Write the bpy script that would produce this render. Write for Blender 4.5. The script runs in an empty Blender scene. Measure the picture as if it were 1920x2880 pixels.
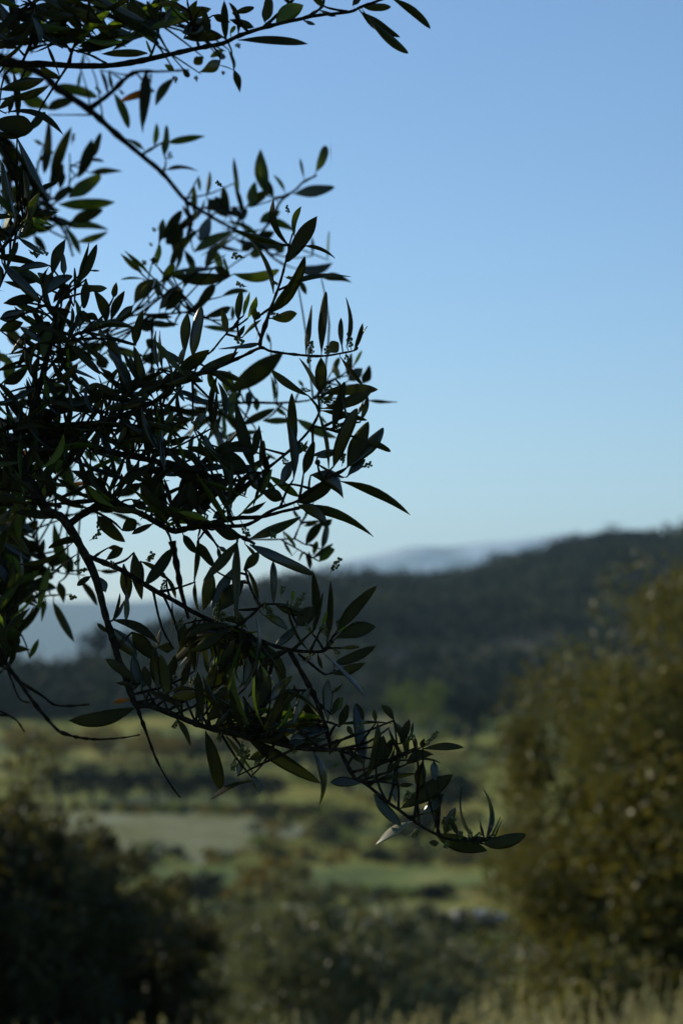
import bpy, math, random
import numpy as np
from mathutils import Vector, noise

random.seed(7)
RNG = np.random.default_rng(11)
scene = bpy.context.scene
COL = scene.collection

# ------------------------------------------------------------------ camera
CAM = Vector((0.0, 0.0, 1.6))
PITCH = math.radians(2.93)
FWD = Vector((0, math.cos(PITCH), math.sin(PITCH)))
UPV = Vector((0, -math.sin(PITCH), math.cos(PITCH)))
RGT = Vector((1, 0, 0))
FPX = 50.0 / 14.9 * 1920.0            # focal length in photo pixels
HORIZON = 1440 + FPX * math.tan(PITCH)

cd = bpy.data.cameras.new('camera')
cd.sensor_fit = 'HORIZONTAL'
cd.sensor_width = 14.9
cd.lens = 50
cd.clip_start = 0.05
cd.clip_end = 60000
cd.dof.use_dof = True
cd.dof.focus_distance = 1.80
cd.dof.aperture_fstop = 5.6
cd.dof.aperture_blades = 0
cam = bpy.data.objects.new('camera', cd)
COL.objects.link(cam)
cam.location = CAM
cam.rotation_euler = (math.radians(90) + PITCH, 0, 0)
scene.camera = cam

# ------------------------------------------------------------------ sky, sun, exposure
SUN_AZ = math.radians(-58)            # measured from the view direction, negative = left
SUN_EL = math.radians(26)
SUN = Vector((math.sin(SUN_AZ) * math.cos(SUN_EL), math.cos(SUN_AZ) * math.cos(SUN_EL), math.sin(SUN_EL)))
world = bpy.data.worlds.new('World')
scene.world = world
world.use_nodes = True
wn = world.node_tree.nodes
wl = world.node_tree.links
wn.clear()
sky = wn.new('ShaderNodeTexSky')
sky.sky_type = 'NISHITA'
sky.sun_disc = False
sky.sun_elevation = SUN_EL
sky.sun_rotation = SUN_AZ
sky.altitude = 300
sky.air_density = 1.0
sky.dust_density = 0.1
sky.ozone_density = 4.8
wbg = wn.new('ShaderNodeBackground')
wbg.inputs['Strength'].default_value = 0.15
wout = wn.new('ShaderNodeOutputWorld')
wl.new(sky.outputs[0], wbg.inputs[0])
wl.new(wbg.outputs[0], wout.inputs[0])

sd = bpy.data.lights.new('sun', 'SUN')
sd.energy = 4.8
sd.angle = math.radians(0.53)
sd.color = (1.0, 0.90, 0.70)
sun = bpy.data.objects.new('sun', sd)
COL.objects.link(sun)
sun.rotation_euler = (-SUN).to_track_quat('-Z', 'Y').to_euler()
sun.location = (-20, 10, 30)

scene.view_settings.view_transform = 'Standard'
scene.view_settings.look = 'None'
scene.view_settings.gamma = 1.0
scene.view_settings.use_curve_mapping = False
scene.view_settings.exposure = -0.13
scene.render.engine = 'CYCLES'
scene.cycles.use_denoising = True
scene.cycles.max_bounces = 7
scene.cycles.diffuse_bounces = 3
scene.cycles.glossy_bounces = 2
scene.cycles.transmission_bounces = 4
scene.cycles.volume_bounces = 2
scene.cycles.sample_clamp_indirect = 4
scene.cycles.use_adaptive_sampling = False

# ------------------------------------------------------------------ helpers
def at(px, py, d):
    """a point of the place, d metres in front of the camera, seen at photo pixel px,py"""
    return CAM + d * (FWD + ((px - 960) / FPX) * RGT - ((py - 1440) / FPX) * UPV)

def ss(a, b, x):
    t = min(1.0, max(0.0, (x - a) / (b - a)))
    return t * t * (3 - 2 * t)

def tag(o, label=None, cat=None, group=None, kind=None):
    if label: o['label'] = label
    if cat: o['category'] = cat
    if group: o['group'] = group
    if kind: o['kind'] = kind
    return o

def link(name, me, parent=None):
    o = bpy.data.objects.new(name, me)
    COL.objects.link(o)
    if parent is not None:
        o.parent = parent
        o.matrix_parent_inverse = parent.matrix_world.inverted() if False else o.matrix_parent_inverse
    return o

def empty(name, loc=(0, 0, 0)):
    o = bpy.data.objects.new(name, None)
    COL.objects.link(o)
    o.location = loc
    o.empty_display_size = 0.2
    return o

def quads_mesh(name, V, Q, mats, midx=None, smooth=False):
    """V (n,3) array, Q (m,4) array of vertex numbers"""
    V = np.asarray(V, dtype=np.float32)
    Q = np.asarray(Q, dtype=np.int32)
    me = bpy.data.meshes.new(name)
    me.vertices.add(len(V))
    me.vertices.foreach_set('co', V.ravel())
    me.loops.add(Q.size)
    me.loops.foreach_set('vertex_index', Q.ravel())
    me.polygons.add(len(Q))
    me.polygons.foreach_set('loop_start', np.arange(0, Q.size, Q.shape[1], dtype=np.int32))
    me.polygons.foreach_set('loop_total', np.full(len(Q), Q.shape[1], dtype=np.int32))
    for m in mats:
        me.materials.append(m)
    if midx is not None:
        me.polygons.foreach_set('material_index', np.asarray(midx, dtype=np.int32))
    me.polygons.foreach_set('use_smooth', np.full(len(Q), smooth, dtype=bool))
    me.update(calc_edges=True)
    me.validate()
    return me

# ------------------------------------------------------------------ materials
def new_mat(name):
    m = bpy.data.materials.new(name)
    m.use_nodes = True
    n = m.node_tree.nodes
    n.clear()
    out = n.new('ShaderNodeOutputMaterial')
    return m, n, m.node_tree.links, out

def leaf_mat(name, col, var=0.35, rough=0.5, spec=0.4, trans=0.25, tcol=None, hue=0.03, spots=None):
    m, n, l, out = new_mat(name)
    g = n.new('ShaderNodeNewGeometry'); oi = n.new('ShaderNodeObjectInfo')
    ad = n.new('ShaderNodeMath'); ad.operation = 'ADD'; fr = n.new('ShaderNodeMath'); fr.operation = 'FRACT'
    l.new(g.outputs['Random Per Island'], ad.inputs[0]); l.new(oi.outputs['Random'], ad.inputs[1]); l.new(ad.outputs[0], fr.inputs[0])
    rnd = fr.outputs[0]
    rgb = n.new('ShaderNodeRGB'); rgb.outputs[0].default_value = (*col, 1)
    hs = n.new('ShaderNodeHueSaturation')
    mr = n.new('ShaderNodeMapRange')
    mr.inputs[3].default_value = 1 - var; mr.inputs[4].default_value = 1 + var
    l.new(rnd, mr.inputs[0]); l.new(mr.outputs[0], hs.inputs['Value'])
    mh = n.new('ShaderNodeMapRange')
    mh.inputs[3].default_value = 0.5 - hue; mh.inputs[4].default_value = 0.5 + hue
    ml = n.new('ShaderNodeMath'); ml.operation = 'FRACT'
    mm = n.new('ShaderNodeMath'); mm.operation = 'MULTIPLY'; mm.inputs[1].default_value = 7.31
    l.new(rnd, mm.inputs[0]); l.new(mm.outputs[0], ml.inputs[0]); l.new(ml.outputs[0], mh.inputs[0]); l.new(mh.outputs[0], hs.inputs['Hue'])
    l.new(rgb.outputs[0], hs.inputs['Color'])
    c = hs.outputs[0]
    if spots:
        tc = n.new('ShaderNodeTexCoord')
        nz = n.new('ShaderNodeTexNoise'); nz.inputs['Scale'].default_value = spots[0]; nz.inputs['Detail'].default_value = 3
        l.new(tc.outputs['Object'], nz.inputs['Vector'])
        cr = n.new('ShaderNodeValToRGB')
        cr.color_ramp.elements[0].position = 0.42; cr.color_ramp.elements[1].position = 0.62
        cr.color_ramp.elements[0].color = (1, 1, 1, 1); cr.color_ramp.elements[1].color = (*spots[1], 1)
        l.new(nz.outputs[0], cr.inputs[0])
        mx = n.new('ShaderNodeMixRGB'); mx.blend_type = 'MULTIPLY'; mx.inputs[0].default_value = 1
        l.new(c, mx.inputs[1]); l.new(cr.outputs[0], mx.inputs[2]); c = mx.outputs[0]
    p = n.new('ShaderNodeBsdfPrincipled')
    p.inputs['Roughness'].default_value = rough
    p.inputs['Specular IOR Level'].default_value = spec
    l.new(c, p.inputs['Base Color'])
    t = n.new('ShaderNodeBsdfTranslucent')
    if tcol:
        mt = n.new('ShaderNodeMixRGB'); mt.blend_type = 'MIX'; mt.inputs[0].default_value = 0.8
        mt.inputs[2].default_value = (*tcol, 1); l.new(c, mt.inputs[1]); l.new(mt.outputs[0], t.inputs[0])
    else:
        l.new(c, t.inputs[0])
    mix = n.new('ShaderNodeMixShader'); mix.inputs[0].default_value = trans
    l.new(p.outputs[0], mix.inputs[1]); l.new(t.outputs[0], mix.inputs[2])
    l.new(mix.outputs[0], out.inputs[0])
    return m

def noise_mat(name, stops, scale, rough=0.9, detail=6, bump=0.0, coord='Object', second=None, spec=0.2):
    m, n, l, out = new_mat(name)
    tc = n.new('ShaderNodeTexCoord')
    nz = n.new('ShaderNodeTexNoise'); nz.inputs['Scale'].default_value = scale; nz.inputs['Detail'].default_value = detail
    nz.inputs['Roughness'].default_value = 0.62
    l.new(tc.outputs[coord], nz.inputs['Vector'])
    cr = n.new('ShaderNodeValToRGB')
    while len(cr.color_ramp.elements) < len(stops): cr.color_ramp.elements.new(0.5)
    for e, (pos, c) in zip(cr.color_ramp.elements, stops): e.position = pos; e.color = (*c, 1)
    l.new(nz.outputs[0], cr.inputs[0])
    c = cr.outputs[0]
    if second:
        n2 = n.new('ShaderNodeTexNoise'); n2.inputs['Scale'].default_value = second[0]; n2.inputs['Detail'].default_value = 4
        l.new(tc.outputs[coord], n2.inputs['Vector'])
        r2 = n.new('ShaderNodeMapRange'); r2.inputs[1].default_value = 0.3; r2.inputs[2].default_value = 0.7
        r2.inputs[3].default_value = second[1]; r2.inputs[4].default_value = second[2]
        l.new(n2.outputs[0], r2.inputs[0])
        mx = n.new('ShaderNodeMixRGB'); mx.blend_type = 'MULTIPLY'; mx.inputs[0].default_value = 1
        l.new(c, mx.inputs[1]); l.new(r2.outputs[0], mx.inputs[2]); c = mx.outputs[0]
    p = n.new('ShaderNodeBsdfPrincipled')
    p.inputs['Roughness'].default_value = rough; p.inputs['Specular IOR Level'].default_value = spec
    l.new(c, p.inputs['Base Color'])
    if bump:
        b = n.new('ShaderNodeBump'); b.inputs['Strength'].default_value = bump; b.inputs['Distance'].default_value = 0.002
        l.new(nz.outputs[0], b.inputs['Height']); l.new(b.outputs[0], p.inputs['Normal'])
    l.new(p.outputs[0], out.inputs[0])
    return m

M = {}
# the olive in front: upper leaf face, lower leaf face and their young / withered forms
M['top'] = leaf_mat('olive_leaf_upper_face', (0.016, 0.024, 0.016), 0.35, 0.30, 0.55, 0.22, (0.40, 0.46, 0.10), spots=(60, (0.75, 0.78, 0.8)))
M['under'] = leaf_mat('olive_leaf_lower_face', (0.034, 0.033, 0.019), 0.4, 0.7, 0.10, 0.32, (0.44, 0.50, 0.10), spots=(50, (0.7, 0.72, 0.7)))
M['sunlit_silver'] = leaf_mat('olive_leaf_sunlit_silver_face', (0.15, 0.16, 0.11), 0.1, 0.5, 0.5, 0.1, None, spots=(90, (0.8, 0.82, 0.8)))  # silvery lower face, paler than the others: sunlight put into its colour
M['young'] = leaf_mat('young_olive_leaf', (0.09, 0.13, 0.025), 0.3, 0.45, 0.4, 0.6, (0.60, 0.75, 0.12))
M['greenleaf'] = leaf_mat('green_olive_leaf', (0.040, 0.058, 0.018), 0.35, 0.5, 0.35, 0.5, (0.46, 0.55, 0.12))
M['wither'] = leaf_mat('withered_olive_leaf', (0.30, 0.13, 0.02), 0.2, 0.6, 0.3, 0.6, (0.80, 0.42, 0.05), spots=(40, (0.6, 0.5, 0.3)))
M['crown'] = leaf_mat('olive_crown_leaves', (0.036, 0.040, 0.028), 0.4, 0.5, 0.4, 0.2, (0.12, 0.14, 0.03))
M['bark'] = noise_mat('olive_twig_bark', [(0.35, (0.008, 0.007, 0.005)), (0.55, (0.020, 0.017, 0.012)), (0.72, (0.055, 0.048, 0.036))], 160, 0.9, bump=0.8, spec=0.05)
M['trunk'] = noise_mat('olive_trunk_bark', [(0.3, (0.04, 0.035, 0.028)), (0.55, (0.11, 0.10, 0.08)), (0.8, (0.19, 0.17, 0.14))], 14, 0.9, bump=0.8)
M['bud'] = leaf_mat('olive_flower_bud', (0.09, 0.11, 0.04), 0.3, 0.6, 0.3, 0.25, (0.3, 0.34, 0.08))
# background foliage
M['oak'] = leaf_mat('evergreen_oak_leaf', (0.104, 0.098, 0.022), 0.65, 0.50, 0.30, 0.18, (0.32, 0.28, 0.04), 0.03)
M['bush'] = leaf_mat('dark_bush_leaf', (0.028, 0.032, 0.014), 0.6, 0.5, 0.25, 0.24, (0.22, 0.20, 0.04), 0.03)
M['greyolive'] = leaf_mat('grey_olive_leaf', (0.100, 0.108, 0.060), 0.55, 0.42, 0.5, 0.32, (0.24, 0.25, 0.07), 0.03)
M['fardark'] = leaf_mat('far_dark_foliage', (0.014, 0.021, 0.013), 0.5, 0.75, 0.1, 0.15, None, 0.03)
M['farolive'] = leaf_mat('far_olive_foliage', (0.045, 0.052, 0.022), 0.5, 0.75, 0.1, 0.2, None, 0.03)
M['palescrub'] = leaf_mat('pale_hill_scrub', (0.075, 0.080, 0.036), 0.45, 0.75, 0.1, 0.2, None, 0.03)
M['lime'] = leaf_mat('lime_green_foliage', (0.075, 0.100, 0.016), 0.45, 0.7, 0.15, 0.35, (0.17, 0.22, 0.025), 0.03)
M['ochre'] = leaf_mat('ochre_shrub_foliage', (0.13, 0.105, 0.018), 0.35, 0.7, 0.2, 0.35, (0.28, 0.20, 0.04), 0.03)
M['grass'] = leaf_mat('dry_green_grass_blade', (0.27, 0.25, 0.12), 0.5, 0.6, 0.3, 0.45, (0.50, 0.44, 0.17), 0.04)
M['ground'] = noise_mat('meadow_ground', [(0.30, (0.018, 0.022, 0.005)), (0.40, (0.075, 0.098, 0.007)), (0.51, (0.17, 0.18, 0.014)), (0.66, (0.28, 0.24, 0.045))], 0.045, 0.95, second=(0.5, 0.6, 1.25))
M['hill'] = noise_mat('hill_scrub_ground', [(0.32, (0.012, 0.014, 0.008)), (0.5, (0.026, 0.027, 0.014)), (0.72, (0.07, 0.06, 0.03))], 0.018, 0.95, second=(0.12, 0.6, 1.2))
M['pale'] = noise_mat('pale_fallow_field', [(0.32, (0.07, 0.09, 0.015)), (0.43, (0.15, 0.155, 0.045)), (0.55, (0.17, 0.18, 0.08)), (0.68, (0.26, 0.26, 0.17))], 0.22, 0.95, second=(1.2, 0.75, 1.15))
M['green'] = noise_mat('green_terrace_grass', [(0.3, (0.06, 0.085, 0.012)), (0.5, (0.11, 0.15, 0.022)), (0.66, (0.21, 0.21, 0.05))], 0.11, 0.95, second=(0.9, 0.7, 1.2))
M['ridge'] = noise_mat('far_ridge_ground', [(0.3, (0.03, 0.04, 0.035)), (0.7, (0.05, 0.06, 0.05))], 0.0016, 0.95)
M['rock'] = noise_mat('pale_limestone', [(0.3, (0.20, 0.19, 0.17)), (0.6, (0.34, 0.32, 0.29))], 3.0, 0.85)
M['silk'] = noise_mat('spider_silk', [(0.3, (0.75, 0.75, 0.75)), (0.7, (0.85, 0.85, 0.85))], 30, 0.3, spec=0.8)
M['farbark'] = noise_mat('tree_bark', [(0.3, (0.03, 0.026, 0.02)), (0.7, (0.09, 0.08, 0.06))], 6, 0.9)

def snow_mat():
    m, n, l, out = new_mat('snow_streaked_mountain')
    tc = n.new('ShaderNodeTexCoord')
    nz = n.new('ShaderNodeTexNoise'); nz.inputs['Scale'].default_value = 0.0035; nz.inputs['Detail'].default_value = 5
    l.new(tc.outputs['Object'], nz.inputs['Vector'])
    sp = n.new('ShaderNodeSeparateXYZ'); l.new(tc.outputs['Object'], sp.inputs[0])
    mr = n.new('ShaderNodeMapRange'); mr.inputs[1].default_value = 140; mr.inputs[2].default_value = 370
    mr.inputs[3].default_value = -0.22; mr.inputs[4].default_value = 0.16
    l.new(sp.outputs[2], mr.inputs[0])
    ad = n.new('ShaderNodeMath'); ad.operation = 'ADD'
    l.new(nz.outputs[0], ad.inputs[0]); l.new(mr.outputs[0], ad.inputs[1])
    cr = n.new('ShaderNodeValToRGB')
    cr.color_ramp.elements[0].position = 0.50; cr.color_ramp.elements[0].color = (0.035, 0.04, 0.045, 1)
    cr.color_ramp.elements[1].position = 0.62; cr.color_ramp.elements[1].color = (0.50, 0.52, 0.55, 1)
    l.new(ad.outputs[0], cr.inputs[0])
    p = n.new('ShaderNodeBsdfPrincipled'); p.inputs['Roughness'].default_value = 0.8
    l.new(cr.outputs[0], p.inputs['Base Color']); l.new(p.outputs[0], out.inputs[0])
    return m
M['snow'] = snow_mat()

# ------------------------------------------------------------------ terrain
NEAR = [(0, 0.0), (4, 0.0), (9, -0.28), (12, -0.75), (16, -1.8), (30, -4.5), (60, -9.0), (120, -15.0), (150, -15.4), (230, -15.2), (330, -13.5)]
CREST = [(-6000, 1934), (-1500, 1906), (-200, 1902), (120, 1900), (330, 1892), (420, 1826), (560, 1771), (700, 1708), (820, 1670), (960, 1648), (1174, 1657), (1352, 1634), (1400, 1610), (1572, 1565), (1725, 1527), (1878, 1533), (1960, 1508), (2300, 1490), (3000, 1470), (9000, 1440)]
def lerp_list(L, x):
    if x <= L[0][0]: return L[0][1]
    for (a, b), (c, d) in zip(L, L[1:]):
        if x <= c:
            t = (x - a) / (c - a)
            return b + (d - b) * t
    return L[-1][1]
def smooth_list(L, x, w):
    return sum(lerp_list(L, x + k * w / 3) for k in range(-3, 4)) / 7
def crest_dist(px):
    return 470 + 330 * ss(250, 1500, px)
def ground_h(x, y):
    r = math.hypot(x, y)
    if r < 330:
        w = r * 0.12
        h = smooth_list(NEAR, r, w)
    else:
        h = NEAR[-1][1]
    if r > 60:
        h += 0.5 * noise.noise(Vector((x * 0.02, y * 0.02, 0.3))) * ss(60, 160, r)
    if y > 0 and r > 260:
        px = 960 + FPX * x / max(y, 1e-3)
        rc = crest_dist(px)
        hc = CAM.z + rc * (HORIZON - smooth_list(CREST, px, 25)) / FPX
        base = h
        t = ss(300, rc, r)
        t = 0.55 * t + 0.45 * max(0, min(1, (r - 300) / (rc - 300)))
        h = base + (hc - base) * t
        h += 2.2 * noise.noise(Vector((x * 0.012, y * 0.012, 3.1))) * ss(330, 450, r) * (1 - ss(rc - 80, rc, r))
        if r > rc:
            h = hc - (hc + 60) * ss(rc, rc + 500, r)
    elif r > 330:
        h = NEAR[-1][1] - 45 * ss(330, 1300, r)
    return h

def build_ground():
    ang = [math.radians(a) for a in np.concatenate([np.arange(-180, -16, 6), np.arange(-16, 16.01, 0.16), np.arange(18, 180, 6)])]
    rad = [0.4 * (1.045 ** k) for k in range(0, 245)]
    rad = [r for r in rad if r < 10300]
    nA, nR = len(ang), len(rad)
    V = [(0, 0, 0)]
    for a in ang:
        for r in rad:
            x, y = math.sin(a) * r, math.cos(a) * r
            V.append((x, y, ground_h(x, y)))
    Q = []
    T = []
    for i in range(nA):
        j = (i + 1) % nA
        for k in range(nR - 1):
            Q.append((1 + i * nR + k, 1 + j * nR + k, 1 + j * nR + k + 1, 1 + i * nR + k + 1))
        T.append((0, 1 + j * nR, 1 + i * nR))
    me = bpy.data.meshes.new('ground')
    me.from_pydata(V, [], [tuple(reversed(q)) for q in Q] + [tuple(reversed(t)) for t in T])
    me.materials.append(M['ground']); me.materials.append(M['hill'])
    for p in me.polygons:
        p.use_smooth = True
        c = p.center
        if c.y > 0 and math.hypot(c.x, c.y) > 345: p.material_index = 1
    me.update()
    return tag(link('ground', me), 'rough meadow dropping into the valley and rising to the hill', 'ground', kind='structure')
build_ground()

def field(name, pxs, r0, r1, mat, lab, lift=0.12, wob=2.0):
    """a sheet of other ground, laid just above the terrain"""
    n, k = 110, 14
    V, Q = [], []
    for i in range(n + 1):
        px = pxs[0] + (pxs[1] - pxs[0]) * i / n
        e = min(1.0, 4 * i / n, 4 * (n - i) / n) ** 0.6
        mid, half = 0.5 * (r0 + r1), 0.5 * (r1 - r0) * e
        for j in range(k + 1):
            r = mid + half * (2 * j / k - 1) * (1 + 0.55 * noise.noise(Vector((i * 0.11, r0, 7.0 * (j > k // 2)))) + 0.45 * noise.noise(Vector((i * 0.45, r0, 3.0 * (j > k // 2))))) + wob * noise.noise(Vector((i * 0.08, r0, j * 0.1)))
            x, y = (px - 960) / FPX * r, r
            V.append((x, y, ground_h(x, y) + lift))
    for i in range(n):
        for j in range(k):
            a = i * (k + 1) + j
            Q.append((a, a + k + 1, a + k + 2, a + 1))
    o = link(name, quads_mesh(name, V, Q, [mat], smooth=True))
    return tag(o, lab, 'field', kind='structure')
field('fallow_field', (60, 860), 172, 213, M['pale'], 'pale fallow field in the valley below the dark tree row')
field('grass_terrace', (300, 1450), 148, 165, M['green'], 'bright green grass terrace just in front of the pale field', 0.14)
field('grass_terrace', (420, 1500), 124, 140, M['green'], 'narrow lower green terrace behind the ochre bushes', 0.13)
field('grass_terrace', (250, 900), 290, 322, M['green'], 'distant green meadow strip beyond the dark tree row', 0.15)
field('dirt_track', (900, 1250), 318, 352, M['pale'], 'pale dirt clearing at the foot of the wooded hill', 0.16)

def ridge(name, prof, dist, depth, mat, lab, rough):
    V, Q = [], []
    xs = np.arange(prof[0][0], prof[-1][0] + 1, 22)
    rows = 14
    for px in xs:
        top = CAM.z + dist * (HORIZON - smooth_list(prof, px, 30)) / FPX
        for j in range(rows):
            t = j / (rows - 1)
            s = 1 - abs(2 * t - 1)
            r = dist + depth * (t - 0.5)
            x, y = (px - 960) / FPX * dist, r
            z = -70 + (top + 70) * (s ** 0.8)
            if 0 < j < rows - 1:
                z += rough * noise.fractal(Vector((x * 0.004, y * 0.004, dist)), 1.0, 2.0, 4) * (0.25 + 0.75 * math.sin(math.pi * s))
            V.append((x, y, z))
    for i in range(len(xs) - 1):
        for j in range(rows - 1):
            a = i * rows + j
            Q.append((a, a + rows, a + rows + 1, a + 1))
    o = link(name, quads_mesh(name, V, Q, [mat], smooth=True))
    return tag(o, lab, 'hills', kind='structure')
ridge('far_ridge', [(-4000, 1690), (-400, 1688), (100, 1683), (330, 1684), (560, 1690), (900, 1700), (1500, 1720), (5000, 1730)], 7000, 1700, M['ridge'], 'flat blue ridge far off on the left', 4)
ridge('snowy_mountain', [(-3000, 1710), (200, 1698), (520, 1675), (640, 1642), (760, 1622), (880, 1588), (980, 1558), (1080, 1536), (1180, 1518), (1260, 1526), (1340, 1510), (1440, 1502), (1540, 1488), (1640, 1482), (1760, 1504), (2000, 1512), (5000, 1542)], 9000, 1700, M['snow'], 'pale blue snow streaked mountains on the horizon', 11)

# ------------------------------------------------------------------ foliage makers
def leaf_cloud(points, normals, size, aspect=0.45, jitter=0.7, rng=RNG):
    """one pointed leaf (a folded pair of quads) for each point; returns V, Q"""
    n = len(points)
    P = np.asarray(points); N = np.asarray(normals)
    d = N + rng.normal(0, jitter, (n, 3))
    d /= np.linalg.norm(d, axis=1)[:, None] + 1e-9
    q = rng.normal(0, 1, (n, 3))
    s = np.cross(d, q); s /= np.linalg.norm(s, axis=1)[:, None] + 1e-9
    u = np.cross(s, d)
    L = (size * rng.uniform(0.6, 1.3, n))[:, None]
    W = L * aspect * 0.5
    a = P
    b = P + d * L * 0.45 + s * W + u * W * 0.35
    c = P + d * L
    e = P + d * L * 0.45 - s * W + u * W * 0.35
    V = np.stack([a, b, c, e], 1).reshape(-1, 3)
    Q = np.arange(n * 4).reshape(-1, 4)
    return V, Q

def crown_points(n, centre, radii, nclump, clump_r, rng=RNG, shell=0.75, ragged=0.06):
    c = rng.normal(0, 1, (nclump, 3)); c /= np.linalg.norm(c, axis=1)[:, None]
    rr = rng.uniform(0, 1, nclump) ** (1 / 3.0)
    rr = shell + (1 - shell) * rr if shell > 0 else rr
    rr = np.where(rng.uniform(0, 1, nclump) < 0.3, rng.uniform(0.15, 1, nclump), rr)
    cc = c * rr[:, None] * (1 + rng.normal(-0.02, ragged, nclump))[:, None]
    sd_ = float(rng.uniform(0, 50))
    lob = np.array([noise.noise(Vector((float(v[0]) * 2.3 + sd_, float(v[1]) * 2.3, float(v[2]) * 2.3))) for v in c])
    cc *= (1 + 0.22 * lob)[:, None]
    k = rng.integers(0, nclump, n)
    off = rng.normal(0, 1, (n, 3)); off /= np.linalg.norm(off, axis=1)[:, None]
    off *= (rng.uniform(0, 1, n) ** 0.45)[:, None] * clump_r * rng.uniform(0.5, 1.5, nclump)[k][:, None]
    p = cc[k] + off
    nrm = p - cc[k] * 0.6
    nrm /= np.linalg.norm(nrm, axis=1)[:, None] + 1e-9
    P = np.asarray(centre) + p * np.asarray(radii)
    return P, nrm

def tube_mesh(name, pts, rads, mat, sides=7, sub=4, knots=0.0, rnd=None):
    """tapered limb through pts (Vectors)"""
    rnd = rnd or random
    P, R = [], []
    n = len(pts)
    for i in range(n - 1):
        p0 = pts[max(i - 1, 0)]; p1 = pts[i]; p2 = pts[i + 1]; p3 = pts[min(i + 2, n - 1)]
        for k in range(sub):
            t = k / sub
            P.append(0.5 * ((2 * p1) + (p2 - p0) * t + (2 * p0 - 5 * p1 + 4 * p2 - p3) * t * t + (3 * p1 - p0 - 3 * p2 + p3) * t ** 3))
            R.append(rads[i] + (rads[i + 1] - rads[i]) * t)
    P.append(pts[-1]); R.append(rads[-1])
    V, F = [], []
    up = Vector((0.31, -0.83, 0.46))
    for i, p in enumerate(P):
        t = (P[min(i + 1, len(P) - 1)] - P[max(i - 1, 0)])
        if t.length < 1e-9: t = Vector((0, 0, 1))
        t.normalize()
        s = t.cross(up)
        if s.length < 1e-3: s = t.cross(Vector((1, 0, 0)))
        s.normalize(); u = s.cross(t)
        up = u
        kr = 1 + knots * (rnd.random() - 0.35) + (knots * 1.2 if rnd.random() < 0.13 else 0)
        for j in range(sides):
            a = 2 * math.pi * j / sides
            rr = R[i] * kr * (1 + 0.25 * knots * (rnd.random() - 0.5))
            V.append(p + s * (math.cos(a) * rr) + u * (math.sin(a) * rr))
    m = len(P)
    for i in range(m - 1):
        for j in range(sides):
            a = i * sides + j; b = i * sides + (j + 1) % sides
            F.append((a, b, b + sides, a + sides))
    V.append(P[0]); V.append(P[-1] + (P[-1] - P[-2]) * 0.3)
    for j in range(sides):
        F.append((len(V) - 2, (j + 1) % sides, j))
        F.append((len(V) - 1, (m - 1) * sides + j, (m - 1) * sides + (j + 1) % sides))
    me = bpy.data.meshes.new(name)
    me.from_pydata([tuple(v) for v in V], [], F)
    me.materials.append(mat)
    for p in me.polygons: p.use_smooth = True
    me.update()
    return me

# ------------------------------------------------------------------ near trees and bushes behind the olive
def near_plant(name, px, r, label, cat, crown_c, radii, n, nclump, clump_r, size, mat, seed, aspect=0.5, limbs=7, group=None, shell=0.72, ragged=0.06, fill=0):
    rng = np.random.default_rng(seed); rd = random.Random(seed)
    x, y = (px - 960) / FPX * r, r
    root = empty(name, (x, y, ground_h(x, y)))
    tag(root, label, cat, group)
    z0 = root.location.z
    cc = Vector((crown_c[0], crown_c[1], crown_c[2] - z0))
    P, N = crown_points(n, cc, radii, nclump, clump_r, rng, shell, ragged)
    # ragged outline: let whole clumps stand out, keep everything above the ground
    P[:, 2] = np.maximum(P[:, 2], 0.02 + rng.uniform(0, 0.1, n))
    V, Q = leaf_cloud(P, N, size, aspect, 0.75, rng)
    fill = fill or n // 3
    f = rng.normal(0, 1, (fill, 3)); f /= np.linalg.norm(f, axis=1)[:, None]
    f *= 0.84 * (rng.uniform(0, 1, fill) ** 0.4)[:, None]
    Pf = np.asarray(cc) + f * np.asarray(radii); Pf[:, 2] = np.maximum(Pf[:, 2], 0.02)
    V2, Q2 = leaf_cloud(Pf, f, size * 1.5, 0.75, 0.9, rng)
    V = np.concatenate([V, V2]); Q = np.concatenate([Q, Q2 + len(V) - len(V2)])
    link('crown', quads_mesh(name + '_crown', V, Q, [mat]), root)
    h = max(0.3, cc.z)
    t0 = radii[0] * 0.06 + 0.03
    link('trunk', tube_mesh(name + '_trunk', [Vector((0, 0, -0.15)), Vector((0.04, 0.02, h * 0.35)), Vector((cc.x * 0.6, cc.y * 0.6, h * 0.75)), Vector((cc.x, cc.y, h))], [t0 * 1.3, t0, t0 * 0.8, t0 * 0.4], M['farbark'], 9, 4, 0.2, rd), root)
    for k in range(limbs):
        a = 6.283 * k / limbs + rd.uniform(-0.3, 0.3)
        e = Vector((cc.x + math.cos(a) * radii[0] * 0.75, cc.y + math.sin(a) * radii[1] * 0.75, cc.z + radii[2] * rd.uniform(-0.3, 0.75)))
        b = Vector((cc.x * 0.5, cc.y * 0.5, h * rd.uniform(0.4, 0.8)))
        link('limb', tube_mesh(name + '_limb', [b, (b + e) * 0.5 + Vector((0, 0, 0.1)), e], [t0 * 0.35, t0 * 0.2, t0 * 0.07], M['farbark'], 6, 3, 0.2, rd), root)
    return root

def zof(py, r): return CAM.z - (py - HORIZON) / FPX * r

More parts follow.
